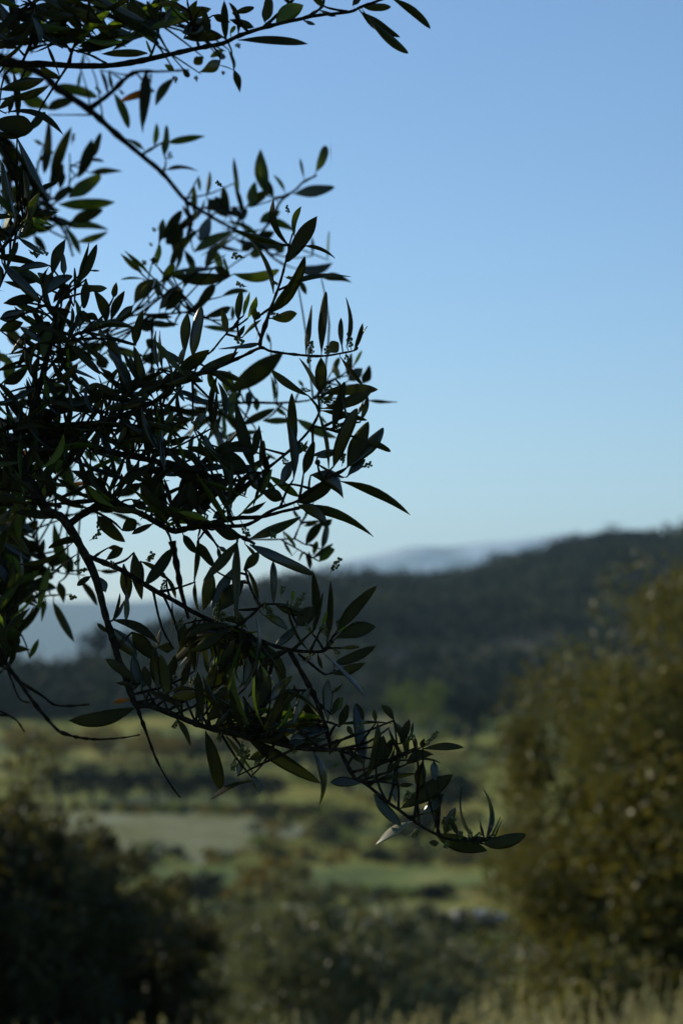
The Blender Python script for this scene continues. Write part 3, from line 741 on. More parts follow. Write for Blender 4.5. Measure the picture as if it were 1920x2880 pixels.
# leaves: tile, distance, then base x y, tip x y, width, bend, kind (all five numbers in tile pixels)
LEAVES = [
 ('A', 1.93, '''310 425 322 85 110;430 390 820 285 95;700 405 1050 270 130 20;1410 325 935 60 115 -20;1300 465 890 475 95;415 395 537 690 36 -30;355 590 532 690 70 10;105 590 175 1040 58;0 870 440 760 85;0 790 390 695 105;
   280 335 110 362 60;60 190 180 300 95;250 1150 400 985 85;80 990 110 830 60;1330 470 1290 350 26 0 y;1560 20 1380 40 60;1330 240 1110 0 95;1400 200 1290 0 80;40 200 0 60 90;160 420 0 390 70;640 130 400 150 90;900 200 600 60 110;720 260 560 80 100;560 330 480 110 80;950 330 860 110 90;1180 300 930 260 100;260 190 110 60 110'''),
 ('A', 1.72, '''40 992 560 1190 55 -75;150 1210 440 1741 80 -25 b;-60 1080 300 1135 190 0;-40 1180 240 1170 90 10;-10 960 120 860 60'''),
 ('A', 2.36, '''450 770 860 855 105 -30;660 880 415 965 110 20;200 880 430 955 140 -20;715 610 695 780 28;735 440 705 615 30;880 610 950 815 42 -10;960 620 1000 790 40;1005 820 1140 1130 100 -15;1285 620 1270 1100 95 5;1240 740 1255 1170 40;
   1360 800 1060 890 85 10 o;1540 680 1370 930 90 20 b;1360 1285 1378 1075 58 5 l;1450 1370 1470 1100 62;1265 1312 1110 1222 45 10;300 630 170 660 95 0 y;200 620 20 590 80;90 760 30 610 70'''),
 ('A', 2.42, '''60 1210 150 1390 75;430 1010 380 1530 80 -10;450 1600 622 1110 115 -10;690 1565 812 1220 115 10;810 1400 893 1170 72;790 1410 920 1425 40 -10;380 1275 300 1230 40;100 1340 -20 1240 100;160 1500 0 1400 120;330 1420 480 1330 60;250 1600 120 1420 100'''),
 ('B', 1.93, '''690 350 1305 395 82 -28;580 345 568 0 92;690 290 610 20 60 40;210 335 550 325 105 -10;620 290 660 220 50 0 l;200 285 450 170 150;60 210 450 70 125;20 50 265 95 70 -10;640 110 830 60 70;620 170 830 240 85;250 130 330 0 60 0 b;380 60 430 300 90 0;470 130 620 190 80;100 60 40 200 60'''),
 ('B', 2.1, '''340 635 535 535 115 15 bs;650 610 705 812 78 -10;600 430 662 600 30 -8;520 570 650 612 14 -12;500 480 580 500 60;200 600 260 680 60;120 610 40 560 60;560 440 440 500 70;380 500 300 560 90'''),
 ('B', 2.35, '''70 1255 388 1192 82;60 1495 335 1502 42 -45;40 1385 20 1240 34'''),
 ('P', 1.92, '''990 70 1230 222 66 15;1000 60 1266 332 44 25;1010 42 1170 42 50 0 b;1175 -15 1420 160 52 -10;640 122 710 148 26;470 150 640 20 120 -20 y;400 130 430 -25 72 10 b;740 60 840 95 30;560 30 520 -40 40;760 40 700 -40 50;940 30 1000 -40 40'''),
 ('C', 2.40, '''790 110 1072 112 62 -14;600 330 890 130 125;520 390 1020 360 115 10;640 525 905 430 115;560 565 960 620 85 -25;680 720 955 630 72 10;560 570 720 835 72 -10;150 690 460 480 150;440 250 560 30 100;530 250 560 100 72;640 240 470 350 80;340 560 180 640 110;0 260 150 340 100;20 600 150 560 62;40 40 150 170 70;160 0 80 140 100;300 660 400 800 70;200 240 160 420 90;280 230 330 380 80;100 420 30 500 70'''),
 ('C', 1.86, '''215 570 345 285 105 -10 g;130 610 310 275 42 -45;170 690 390 837 62 0 b;-40 850 372 890 82 0;20 905 362 1242 95 10 b;90 1030 338 1085 110 -15;60 930 160 720 78;370 1200 640 1000 110 -25;40 1260 335 1225 130;460 1010 582 705 112 -20;440 930 160 960 80 20;565 1010 543 810 62 0 b;695 1020 790 720 48 15 b;670 1090 860 745 100 15;790 972 880 976 20;720 1100 945 1130 72 15 b;500 1225 600 1090 90;760 1050 740 1310 78;650 1290 640 950 22;980 1405 1098 1152 90 -12;1000 1210 1030 1075 62;830 1150 935 1430 105 -25;1010 1425 1170 1285 90;660 1490 740 1325 115 0 bs;330 1560 445 1430 130 0 bs;690 1540 1180 1482 72 -62 b;0 1120 -40 900 100;0 1400 220 1330 130;0 1500 200 1440 110;540 1150 470 1260 60;800 1430 700 1330 100;620 1340 460 1330 60;860 1400 760 1350 80'''),
 ('C', 2.15, '''1185 1265 1362 1050 130 -15;1408 1312 1600 1125 135 -10;1075 835 1255 990 60 0;1110 808 1300 980 45 -15;1265 1050 1065 1050 20;1400 745 1435 520 62;1380 930 1410 740 50 0 l;1430 1080 1530 910 80 0 g;1400 1220 1380 1040 60 0 b;1500 1000 1640 1010 70;1330 880 1390 890 70;1220 1480 1360 1470 80;1568 1450 1400 1450 40 0'''),
 ('D', 2.37, '''300 630 298 368 58;410 480 430 243 52;592 650 558 382 82;430 500 600 660 125;690 460 645 130 56 -8;650 360 745 650 50;955 480 888 58 122 -25;1000 490 900 300 100;800 570 832 350 110;760 570 935 430 100;1180 452 1540 375 110 10;1375 258 1478 22 88 10;1268 312 1238 135 28;1100 440 1000 290 34 10 y;
   20 850 185 598 112;0 800 30 675 60;300 965 645 780 88 -15;350 870 455 655 120;200 740 110 950 105;400 1110 500 900 100;545 1150 480 950 92;880 705 1060 600 100;930 690 1195 785 88 -15;820 830 1000 780 90 20;1200 1115 1525 1050 125 40;1475 1035 1475 780 24 0 l;1342 1000 1335 830 36;720 960 820 900 72;200 560 280 690 40;340 300 350 430 36 0 y;560 560 480 480 80;700 640 640 560 60;700 690 760 560 70;150 780 60 900 90;1060 960 960 860 90;1100 900 1030 980 80;900 940 800 1010 100'''),
 ('D', 2.15, '''110 1180 600 1185 112 15;205 1280 312 1035 80 10;650 1160 1050 1120 115 40;540 1362 780 1320 58 -20;1420 1188 1690 1235 72 -20;1205 1195 1292 1342 52 -10;480 1100 620 1180 90;560 1000 640 1170 26 0 y;300 1500 480 1250 110;640 1560 640 1440 50;50 1480 200 1290 130;400 1540 630 1450 80'''),
 ('D', 1.79, '''1000 1332 765 828 58 15;1142 915 1012 482 62 -35;1185 830 1242 562 62 -30 g;1130 1050 1385 648 145 -10;978 1500 1268 995 118 35;1280 912 1550 1005 48 -28;1140 1250 1680 1208 58 -12;690 1570 722 1290 78 -12;735 1530 802 1335 56 -10 l;775 1550 850 1358 58 10 l;835 1570 832 1450 50;830 1565 890 1520 42'''),
 ('F', 1.80, '''1285 140 1528 105 135 15 bs;600 480 690 35 120 -10 b;530 455 565 95 95 -12;480 560 522 398 62 0 b;480 610 748 412 130;335 590 290 245 50 0 b;90 380 165 108 92 -12;640 640 1005 440 105;1000 385 1388 368 105 5;1200 360 830 400 52;1040 310 1222 165 42 -20 g;1000 315 1060 200 52;900 275 858 60 62 0 b;690 622 1062 712 74 -8 b;780 600 965 770 60;890 1015 815 700 62 20 b;768 1112 790 740 62;450 770 770 912 60 -30 b;300 890 705 962 60;60 965 215 1005 40;620 1135 700 970 92;290 1040 560 1130 52 -5;280 1090 512 1200 60 -15;330 1100 402 1480 45 0 b;820 1425 708 1168 80 -10 b;1145 1490 978 872 112 -25;1110 1510 850 1290 175 -20;860 1285 1060 1228 82;1240 1480 1200 1218 60 0 b;1140 1260 1192 1120 60 -8 g;1140 1510 1172 1440 30 0 l;560 1180 400 1270 60;600 1040 400 1040 60;690 700 550 640 60'''),
 ('F', 2.15, '''930 790 1402 420 172 15;1020 1090 1330 955 82 -10;1220 1045 1560 1035 72 15;880 1185 1215 1128 60 -20;1030 660 1135 560 40;1320 870 1300 640 46 10;1340 930 1430 1000 50;1090 920 1090 780 70 0 b;1170 960 1160 840 60 0 g;990 860 1020 760 36;1240 1330 1345 1390 34;440 210 180 180 70;420 130 170 110 60;600 740 640 840 50 0 g;900 800 930 600 110;980 760 930 1000 120;560 820 660 900 60;1000 260 700 240 60;1290 360 1255 270 40'''),
 ('G', 1.77, '''500 580 552 180 58 -10 b;640 605 696 62 76 -5;825 575 815 292 66 -5 bs;860 545 858 112 56 25;930 572 1010 338 60 8;965 500 1032 362 22;690 605 795 512 115 0 bs;632 955 635 638 138;620 950 462 640 52 30 s;525 982 198 750 76 -12;808 638 1012 872 38 -15;640 965 1140 930 108 -28;670 1092 1092 948 105 25;740 1275 832 855 105 10;640 1112 1050 1172 62 -10;665 1045 770 920 42;880 1205 860 980 30 0 b;970 1135 1006 1020 36;978 1215 1046 985 52 12;745 1605 940 1098 150 -10;868 1612 1052 1208 170 0;870 1605 1182 1245 150 15;1040 1385 1248 1476 60 -12;815 895 758 828 22;405 1405 370 958 96 -6;392 1720 308 1148 86 25 b;702 1630 522 1042 56 50 b'''),
 ('G', 2.15, '''750 700 822 845 62;870 805 902 600 64;920 722 992 578 30 0 l;880 845 1000 735 112;1000 872 1062 712 92 15;1050 1022 1312 1026 36 0;650 935 695 835 52;740 780 800 640 60;425 1192 785 1352 95 20;480 900 435 845 30;620 1160 690 1230 34'''),
 ('H', 1.76, '''545 425 828 632 165 -85;420 665 742 478 150 15;810 482 1440 752 76 -28;400 712 1100 942 98 -58;440 692 682 842 112 -20 b;862 445 1025 285 112 -12 bs;18 985 452 822 92 12;8 1042 582 1302 112 12;215 1570 232 1188 66 12 b;110 440 200 380 60;540 260 755 205 50;600 270 775 220 70;480 420 590 130 100;620 340 590 290 60 0 b;280 520 380 300 110;150 420 100 600 90;80 200 100 -80 0;90 -0 40 250 80;100 360 125 120 60 0 b;300 640 120 560 110;440 240 515 120 40 0 g'''),
 ('H', 2.10, '''390 730 420 810 36;570 660 610 600 40;490 875 610 830 60;500 1040 660 830 95 -10;640 1080 690 860 62;570 1130 600 1010 60;620 1190 748 1075 90 -15;560 1160 740 1030 60;540 1250 530 1100 42;300 920 410 1060 40;380 1140 300 1010 26;730 820 650 880 70;440 1180 470 1100 20'''),
 ('L', 1.79, '''900 525 885 8 80;870 570 968 208 52;1000 655 1052 112 78 -12;1092 545 1442 148 122 -12;1080 612 1432 508 150 -8;1060 842 1432 688 118 12;1050 925 1338 828 98 15;1130 700 1292 692 40 0 b;970 740 1330 1128 34 -45 b;842 722 668 268 36 -25;540 305 870 425 112 15;740 500 885 330 150;440 410 652 545 82 -20 b;540 682 735 505 90 10;378 430 268 1112 42 -115;460 672 602 1452 62 -25 b;110 532 0 580 42;60 900 185 612 112 10;340 822 402 682 52 0 g;415 865 645 718 92 -10;250 520 290 810 110;285 1050 295 778 112 5 b;155 752 240 1010 42 0 b;0 1155 200 1040 92 -10;380 1250 492 930 150;500 1172 695 948 100 -12;450 1095 522 938 30 0 s;262 1130 322 1405 46 0 b;700 1372 855 1048 112 -12 b;1008 1340 1008 975 118;1050 1092 1142 1008 36 8;1050 1290 1112 1130 62;1080 1262 1152 1138 52 0 g;370 1228 945 1272 92 12 y;1110 1395 1188 1202 92;1312 1405 1258 1185 95;700 280 700 190 50 0 l;960 500 1000 370 40 0 l;1110 555 1170 500 50 0 l;180 360 280 500 70;30 360 80 260 40 0 g;920 760 960 880 34;230 700 170 580 60'''),
 ('M', 1.78, '''270 500 742 430 115 -45;410 495 840 585 118 -20;440 538 1095 955 130 22 w;88 498 212 1002 150 0 w;268 535 505 885 46 -8 b;500 880 572 1038 72 -12;520 930 142 1108 52 22;372 885 422 715 72;468 742 628 660 90 12;1038 680 1108 1158 84 -72 b;1450 950 1188 942 102 10;840 560 1162 478 150 -18;1378 525 1338 448 52 0 b;800 610 965 585 82 0 b;1320 640 1480 785 62;1480 800 1418 245 118 10;1180 700 1250 560 60;600 420 860 440 60;640 470 760 490 60 0 b;180 430 370 230 50 -10;130 210 350 95 0;0 250 60 420 40'''),
 ('N', 1.75, '''-110 275 380 240 42 -35;388 245 488 600 82 -50;400 240 288 102 72 10;240 262 222 142 52;148 768 255 255 92 12;240 632 302 368 100 15;240 642 382 395 110 8;352 308 490 592 45 10 b;458 445 532 228 92;558 372 570 255 30;505 630 745 540 112 -45;655 492 1018 478 76 -12;585 590 812 632 30 -15 b;652 605 628 865 120 0;752 600 760 772 82;320 735 462 560 42;330 742 420 490 40;218 795 625 725 76 -15 b;440 812 572 800 42;402 690 430 965 52;468 1012 905 715 178 12;655 1065 842 885 132 18;225 895 462 1172 132 15;548 1140 252 1358 112 12 s;760 1180 782 1030 42;848 1245 942 1018 82 -10;962 1252 900 1110 52;1112 1292 928 830 45 -32 b;1215 1282 1188 838 66 32 b;1200 1290 1150 1118 30 0 b;1250 1272 1330 1088 25 0 g;1290 1272 1352 1120 20 0 g;768 1245 1222 1392 150 12 w;1188 1330 1562 1250 142 22 w;792 1325 705 1325 62;640 480 670 400 50;600 480 580 380 40'''),
 ('K', 1.83, '''370 295 770 505 110 -40;380 370 580 615 130 12;540 400 762 650 150 0;320 405 228 325 52;592 862 302 632 98 15;575 885 380 850 42 10;562 1070 -2 1190 150 -35;515 1000 370 1022 42 0 o;588 862 560 575 112;660 765 712 368 42 10;760 905 728 555 112;852 962 788 600 122;678 920 985 1062 72 -8;902 545 758 530 92;880 805 920 600 100;960 480 1052 645 72;970 885 1062 620 82 5;1092 745 1108 268 92 -10;878 975 1122 962 132 -15;868 932 1112 872 42 -8;1000 330 958 525 100;1162 1205 1138 740 82;930 1168 1062 1402 58 -25;1210 940 1372 750 110;1196 965 1278 660 100;1340 862 1422 478 112;1228 1002 1432 930 92 -8;1198 1185 1392 1000 100;1288 1222 1432 1070 62;1170 300 1312 782 102 -12 b;620 900 690 760 70;700 910 640 700 90;800 930 900 880 50;1090 1050 1160 1190 40;370 302 462 90 40 8'''),
 ('J', 1.86, '''490 330 132 288 88 8;-40 75 262 385 50 -45;720 520 432 592 72 30;620 568 158 745 52 -35;690 650 440 872 20;800 850 680 932 62;852 850 932 992 82 -15;860 320 1105 545 150;1080 445 1205 355 130;950 600 1085 592 62;940 702 1085 600 82;1180 640 1262 1062 130 0;1090 740 1130 1062 112 0;1110 955 1120 1255 50;980 1252 1092 1058 40 10;1520 1080 1542 1425 20;1160 170 1302 262 72;1010 145 1250 32 82'''),
 ('J', 2.14, '''700 880 862 1102 72 -15;590 800 478 375 112 -10;340 722 392 518 72;160 912 502 962 100;470 1080 658 1432 80 12;402 1050 370 1255 52;0 1290 252 1310 130;100 1232 252 1252 40;20 1500 272 1500 82 -10;262 1568 342 1408 60;880 800 1062 800 42 10;950 280 1262 342 40;60 355 192 332 60;190 480 332 362 100 10;30 950 90 1240 190;120 780 20 640 120;260 620 120 520 130;0 560 160 500 120;330 560 160 560 90;600 700 420 740 80;560 640 640 820 100;30 780 300 830 150;330 790 480 860 90;520 900 560 1090 80;0 1420 190 1340 120;100 1500 160 1360 110;60 1568 120 1460 90;280 800 400 700 80'''),
 ('I', 1.83, '''650 810 612 1222 60 -10;622 1215 652 1462 46 10;640 862 792 1085 92;520 800 642 965 92;760 1090 690 1472 130 -18 b;1002 850 690 1205 102;950 1100 760 1442 102;1050 1200 838 1472 160;1050 1110 1182 958 100;1062 880 1178 1032 36 -12 b;1080 1100 1152 1470 50 -15;1030 822 780 738 112;830 900 912 952 42;822 910 852 1042 40;440 250 892 188 92 -12 b;500 350 862 262 132 15;992 845 1010 1565 92 -12 b;420 918 190 1245 112 -20;140 1030 382 1172 60 -12;372 1170 452 1362 52 -10;700 130 620 -20 0;640 120 500 60 80;300 500 130 350 110;900 430 820 290 50 0 b;1060 450 860 220 40 -10;1220 420 1100 200 140;760 560 560 470 130;540 620 360 590 70;780 650 900 580 80;1240 280 1180 420 90;1300 220 1200 420 60 0 g;420 560 350 300 50;350 480 420 400 26;250 700 60 790 70;680 620 700 370 110;620 560 570 330 120'''),
 ('E', 1.84, '''1195 215 1262 -72 92 -12;220 995 905 895 160 25;330 885 905 680 105 -25;860 930 1300 920 72 -12;920 785 1282 738 92 0 b;450 392 855 492 46 -8;620 222 885 482 82;500 90 612 212 82;432 212 180 60 62 0 b;400 300 368 130 105 0 b;290 485 342 318 62;40 562 245 430 122;20 655 255 832 50;580 1105 586 1268 52 0 b;340 1205 562 1080 140;1262 595 1180 225 100 0 b;1090 435 950 98 100 -12 b;920 185 880 78 52;1318 1215 1332 765 112 0;1330 640 1372 430 42 0 g;1380 640 1462 520 32 0 g;1420 612 1502 468 92;440 1570 430 1328 78 0;800 1582 700 1138 72 -12;1182 1422 648 1188 62 -10 b;490 1392 792 1582 60;890 1592 882 1338 60;975 1565 1062 1330 60 35;1400 430 1385 90 56 0 b;1100 620 900 660 90;1060 680 840 560 80;1000 500 880 420 60;950 560 1050 420 60;1200 500 1140 300 60;700 640 880 560 70;800 620 700 500 60;1150 960 1240 1070 100;890 1010 1000 1230 70;990 1200 1000 1440 45'''),
 ('E', 2.14, '''480 1200 648 1445 165;250 1322 452 1222 82;150 1150 285 1212 72 0 o;640 1435 782 1442 52 0 o;1035 1555 1252 1450 92;740 1150 852 1252 72;820 1362 942 1350 42;400 545 625 642 112;420 590 602 712 100;600 480 640 690 60;80 330 100 560 120;200 330 290 470 50;150 680 310 620 90;130 740 310 720 80;60 60 190 260 110;500 1390 640 1240 90;900 200 700 260 70;760 300 960 180 60;760 130 800 340 26;560 120 540 -20 30;700 640 760 520 40 0 g;540 330 640 420 90;0 290 60 380 100;400 1230 330 1330 60;780 1190 860 1170 60;1000 1230 1090 1290 40;700 1460 590 1530 130;1250 340 1460 320 130;1300 240 1380 180 140;870 320 940 420 120'''),
]
# clusters of flower buds: tile, distance, then x y pairs
BUDS = [('G', 1.77, '525 690 550 570 890 515 690 560 490 925 710 905 660 1010 790 1240 690 1040 870 660'), ('H', 1.76, '440 200 1050 335 220 960 750 1240 470 170 320 300 830 270'), ('L', 1.79, '790 245 840 520 610 175 1110 455 1060 640 1285 1400 980 550 740 300 490 380 1100 740 830 780 450 310'),
        ('M', 1.78, '450 700 550 765 335 780 400 650 205 550 1210 800 1450 460 870 690'), ('N', 1.75, '760 370 580 1240 850 1100 1070 1255 990 1240 1155 1240 1280 1260 860 1345 510 915 240 745 545 385 100 290 700 430 900 1170'),
        ('K', 1.82, '950 330 900 790 1070 840 910 1230 1310 1330 1500 1450 1290 270'), ('F', 1.80, '1010 330 460 730 600 1040 410 950 1150 90 1330 110 290 930'), ('D', 1.80, '985 1225 1170 1200 500 350 680 1000 700 1250 1120 575'),
        ('A', 2.34, '870 790 1080 820 1330 680 640 1230 1510 1380 860 420 960 380 280 430'), ('B', 2.1, '690 395 560 640 320 690 130 690 90 1340'), ('C', 1.86, '60 650 310 830 880 1440 380 800'), ('C', 2.2, '1330 740 1270 900 1360 610'),
        ('E', 1.86, '650 205 20 1455 380 800 910 1240 1070 1080 1160 1090 1270 660 1390 1060'), ('J', 1.87, '990 720 880 410 850 490 660 740 640 1030 720 800 1320 690'), ('I', 1.82, '1310 800 1060 740 240 990 460 680 1280 1470 800 1500 340 1250 850 1545')]

def dm(d):
    return d if d <= 1.88 else 1.88 + (d - 1.88) * 1.6
TWIGS = [(a, b, c, e, dm(f), dm(g)) for a, b, c, e, f, g in TWIGS]
LEAVES = [(a, dm(b), c) for a, b, c in LEAVES]
BUDS = [(a, dm(b), c) for a, b, c in BUDS]

def parse(tile, s):
    ox, oy = TILE[tile]
    k = 720 / 1568.0 if tile == 'P' else K
    for e in s.replace('\n', ' ').split(';'):
        f = e.split()
        if len(f) < 5 or float(f[4]) <= 0: continue
        bend = 0.0; kind = ''
        if len(f) > 5: bend = float(f[5])
        if len(f) > 6: kind = f[6]
        yield (ox + float(f[0]) * k, oy + float(f[1]) * k, ox + float(f[2]) * k, oy + float(f[3]) * k, float(f[4]) * k, bend * k, kind)

ORX, ORY = -1.75, 2.45
OROOT = empty('olive_tree', (ORX, ORY, ground_h(ORX, ORY)))
tag(OROOT, 'olive tree whose dark leafy branches hang into the left side of the view', 'tree')
OLOC = OROOT.location.copy()
orng = random.Random(42)
ONP = np.random.default_rng(42)

# --- twigs and branches
TW = []            # resampled: (px, py, depth, twig number)
TWOBJ = []
def twig_world(pts, w0, w1, d0, d1):
    n = len(pts); L = [0]
    for a, b in zip(pts, pts[1:]): L.append(L[-1] + math.hypot(b[0] - a[0], b[1] - a[1]))
    W, R, D = [], [], []
    prof = [(0, w0), (1, w1)] if w0 < 45 else [(0, w0), (0.16, 42), (0.24, 33), (0.31, 25), (0.42, 20), (0.55, 16), (0.8, 11), (1, w1)]
    for (px, py), l in zip(pts, L):
        t = l / L[-1]
        d = d0 + (d1 - d0) * t + 0.012 * noise.noise(Vector((px * 0.01, py * 0.01, w0)))
        W.append(at(px, py, d)); D.append(d)
        R.append(0.5 * lerp_list(prof, t) * d / FPX)
    return W, R, D
for ti, (nm, pts, w0, w1, d0, d1) in enumerate(TWIGS):
    W, R, D = twig_world(pts, w0, w1, d0, d1)
    me = tube_mesh('olive_' + nm, [w - OLOC for w in W], R, M['bark'], 8, 5, 0.22 if nm == 'branch' else 0.42, orng)
    TWOBJ.append(link(nm, me, OROOT))
    for i in range(len(pts) - 1):
        steps = max(2, int(math.hypot(pts[i + 1][0] - pts[i][0], pts[i + 1][1] - pts[i][1]) / 8))
        for k in range(steps):
            t = k / steps
            TW.append((pts[i][0] + (pts[i + 1][0] - pts[i][0]) * t, pts[i][1] + (pts[i + 1][1] - pts[i][1]) * t, D[i] + (D[i + 1] - D[i]) * t, ti))
TWA = np.array(TW)

# --- trunk and limbs outside the view, to the left
FORK = Vector((-1.62, 2.40, 1.05))
def V3(*a): return Vector(a)
link('trunk', tube_mesh('olive_trunk', [V3(ORX, ORY, OLOC.z - 0.25) - OLOC, V3(ORX, ORY, OLOC.z + 0.1) - OLOC, V3(-1.72, 2.44, 0.45) - OLOC, V3(-1.66, 2.42, 0.8) - OLOC, FORK - OLOC, FORK + V3(0.02, 0.02, 0.25) - OLOC],
     [0.27, 0.22, 0.17, 0.16, 0.15, 0.08], M['trunk'], 14, 5, 0.22, orng), OROOT)
heads = [TWIGS[i] for i in range(len(TWIGS)) if TWIGS[i][1][0][0] < -50]
for nm, pts, w0, w1, d0, d1 in heads:
    e = at(pts[0][0], pts[0][1], d0) ; nx = at(pts[1][0], pts[1][1], d0)
    e2 = e + (nx - e) * 0.05
    r1 = 0.5 * w0 * d0 / FPX
    mid = FORK.lerp(e, 0.5) + V3(-0.15, 0.1, 0.16)
    link('limb', tube_mesh('olive_limb', [FORK - OLOC, FORK.lerp(mid, 0.5) + V3(-0.05, 0.03, 0.08) - OLOC, mid - OLOC, e + (e - nx) * 0.35 - OLOC, e2 - OLOC], [0.065, 0.04, max(0.022, r1 * 1.6), r1 * 1.15, r1], M['trunk'], 9, 5, 0.2, orng), OROOT)

# --- one leaf: two faces with a gap of thickness, midrib, rolled margins, short stalk
ST = [0.0, 0.06, 0.14, 0.25, 0.37, 0.50, 0.62, 0.74, 0.84, 0.92, 0.97, 0.993, 1.0]
def leaf_shape(t, kind, a=0.44, tip=0.85):
    if kind.endswith('s') and len(kind) > 1:      # spoon shaped
        f = math.sin(math.pi * min(1, t ** 1.55)) ** 0.75
    else:
        f = math.sin(0.5 * math.pi * min(1.0, t / a)) ** 0.80 * max(0.0, 1 - max(0.0, (t - a) / (1 - a)) ** 2.1) ** tip
    return max(f, 0.0)
def make_leaf(px0, py0, px1, py1, w, bend, kind, dbase, stalk=None, pitch=None, rd=orng):
    L = math.hypot(px1 - px0, py1 - py0)
    if L < 3: return None
    lw = L * dbase / FPX
    if pitch is None: pitch = rd.uniform(-0.35, 0.35)
    dt = dbase + pitch * lw
    B = at(px0, py0, dbase); T = at(px1, py1, dt)
    ax = (T - B).normalized()
    vw = (B - CAM).normalized()
    nc = (-vw) - ax * (-vw).dot(ax); nc.normalize()
    u = ax.cross(nc)
    w *= rd.uniform(0.78, 1.0)
    wtrue = max(w * 1.04, min(0.20 * L, 32))
    ph = math.acos(max(-1, min(1, w / wtrue))) * rd.choice((-1, 1))
    if kind == 's':
        # the pale face leans towards the sun
        ph = abs(ph) if u.dot(SUN) > 0 else -abs(ph)
        ph = math.copysign(max(abs(ph), 0.75), ph); wtrue = w / math.cos(ph)
    n = nc * math.cos(ph) + u * math.sin(ph)
    upper = kind.startswith('b') or (kind in ('', 'l', 'g', 'y', 'o') and rd.random() < 0.3)
    if not upper: n = -n
    s = ax.cross(n)
    half = 0.5 * wtrue * dbase / FPX
    # image perpendicular for the in-plane bow
    pb = Vector((0, 0, 0))
    if bend:
        nx, ny = -(py1 - py0) / L, (px1 - px0) / L
        pb = (RGT * nx - UPV * ny) * (bend * dbase / FPX)
    sag = n * (lw * rd.uniform(-0.10, 0.05))
    fold = rd.uniform(0.10, 0.30); rev = rd.uniform(0.12, 0.45); twist = rd.uniform(-0.9, 0.9); curl = rd.uniform(-0.05, 0.16) * (1.6 if rd.random() < 0.2 else 0.6)
    th = 0.00038
    V, F, MI = [], [], []
    rows = []
    if stalk is not None: rows.append((stalk, 0.0006, 0.0))
    wav = rd.uniform(0, 6.28); pa = rd.uniform(0.34, 0.62); ptip = rd.choice((0.55, 0.75, 0.9, 1.0))
    for t in ST:
        c = B.lerp(T, t) + (pb + sag) * (4 * t * (1 - t)) - n * (lw * curl * t * t)
        h = half * leaf_shape(t, kind, pa, ptip)
        h *= 1 + 0.07 * math.sin(8 * t + wav)
        rows.append((c, max(h, 0.0006 if t < 0.5 else 0.00015), twist * (t - 0.3)))
    for c, h, tw in rows:
        s2 = s * math.cos(tw) + n * math.sin(tw); n2 = n * math.cos(tw) - s * math.sin(tw)
        base = len(V)
        for q in (-1, -0.55, 0, 0.55, 1):
            z = h * (fold * abs(q) - rev * q ** 4)
            V.append(c + s2 * (q * h) + n2 * z)
        for q in (-0.55, 0, 0.55):
            z = h * (fold * abs(q) - rev * q ** 4)
            V.append(c + s2 * (q * h) + n2 * (z - th - (min(0.0006, h * 0.3) if q == 0 else 0)))
    nr = len(rows)
    for i in range(nr - 1):
        a = i * 8; b = a + 8
        for j in range(4):
            F.append((a + j, a + j + 1, b + j + 1, b + j)); MI.append(0)
        lo = (0, 5, 6, 7, 4)
        for j in range(4):
            F.append((a + lo[j + 1], a + lo[j], b + lo[j], b + lo[j + 1])); MI.append(1)
    # make the upper sheet face along n
    e1 = V[F[16][1]] - V[F[16][0]]; e2 = V[F[16][3]] - V[F[16][0]]
    if e1.cross(e2).dot(n) < 0: F = [tuple(reversed(f)) for f in F]
    return V, F, MI
KINDM = {'l': ('young', 'young'), 'g': ('greenleaf', 'greenleaf'), 'y': ('greenleaf', 'young'), 'o': ('wither', 'wither'), 's': ('top', 'sunlit_silver'), '': ('top', 'under'), 'w': ('top', 'under'), 'b': ('top', 'under'), 'bs': ('top', 'under')}

def nearest(px, py, d):
    q = (TWA[:, 0] - px) ** 2 + (TWA[:, 1] - py) ** 2 + (np.clip(np.abs(TWA[:, 2] - d) - 0.02, 0, 9) * 900) ** 2
    i = int(np.argmin(q))
    return TW[i], math.hypot(TW[i][0] - px, TW[i][1] - py)

def slant(ti, x, y, dist):
    c = [t for t in TW if t[3] == ti and dist * 1.05 < math.hypot(t[0] - x, t[1] - y) < dist * 1.7 + 6]
    return orng.choice(c)[:3] if c else nearest(x, y, 1.8)[0][:3]
JOBS = []          # (show, args, twig, stalk)
SHOOTS = []        # short shoots that carry leaves standing off the traced twigs
CORR = []
for tile, d, s in LEAVES:
    for (x0, y0, x1, y1, w, bend, kind) in parse(tile, s):
        (tx, ty, td, ti), dist = nearest(x0, y0, d)
        db = td if dist < 60 else 0.5 * (td + d)
        stalk = None
        if dist < 26: stalk = at(tx, ty, td)
        elif dist < 330:
            SHOOTS.append((slant(ti, x0, y0, dist), (x0, y0, db)))
        if kind == '' and d > 2.2 and orng.random() < 0.4: kind = 'g'  # some back leaves take the lighter green, a backlit glow put into colour
        JOBS.append((math.hypot(x1 - x0, y1 - y0) * w, (x0, y0, x1, y1, w, bend, kind, db), ti, stalk))

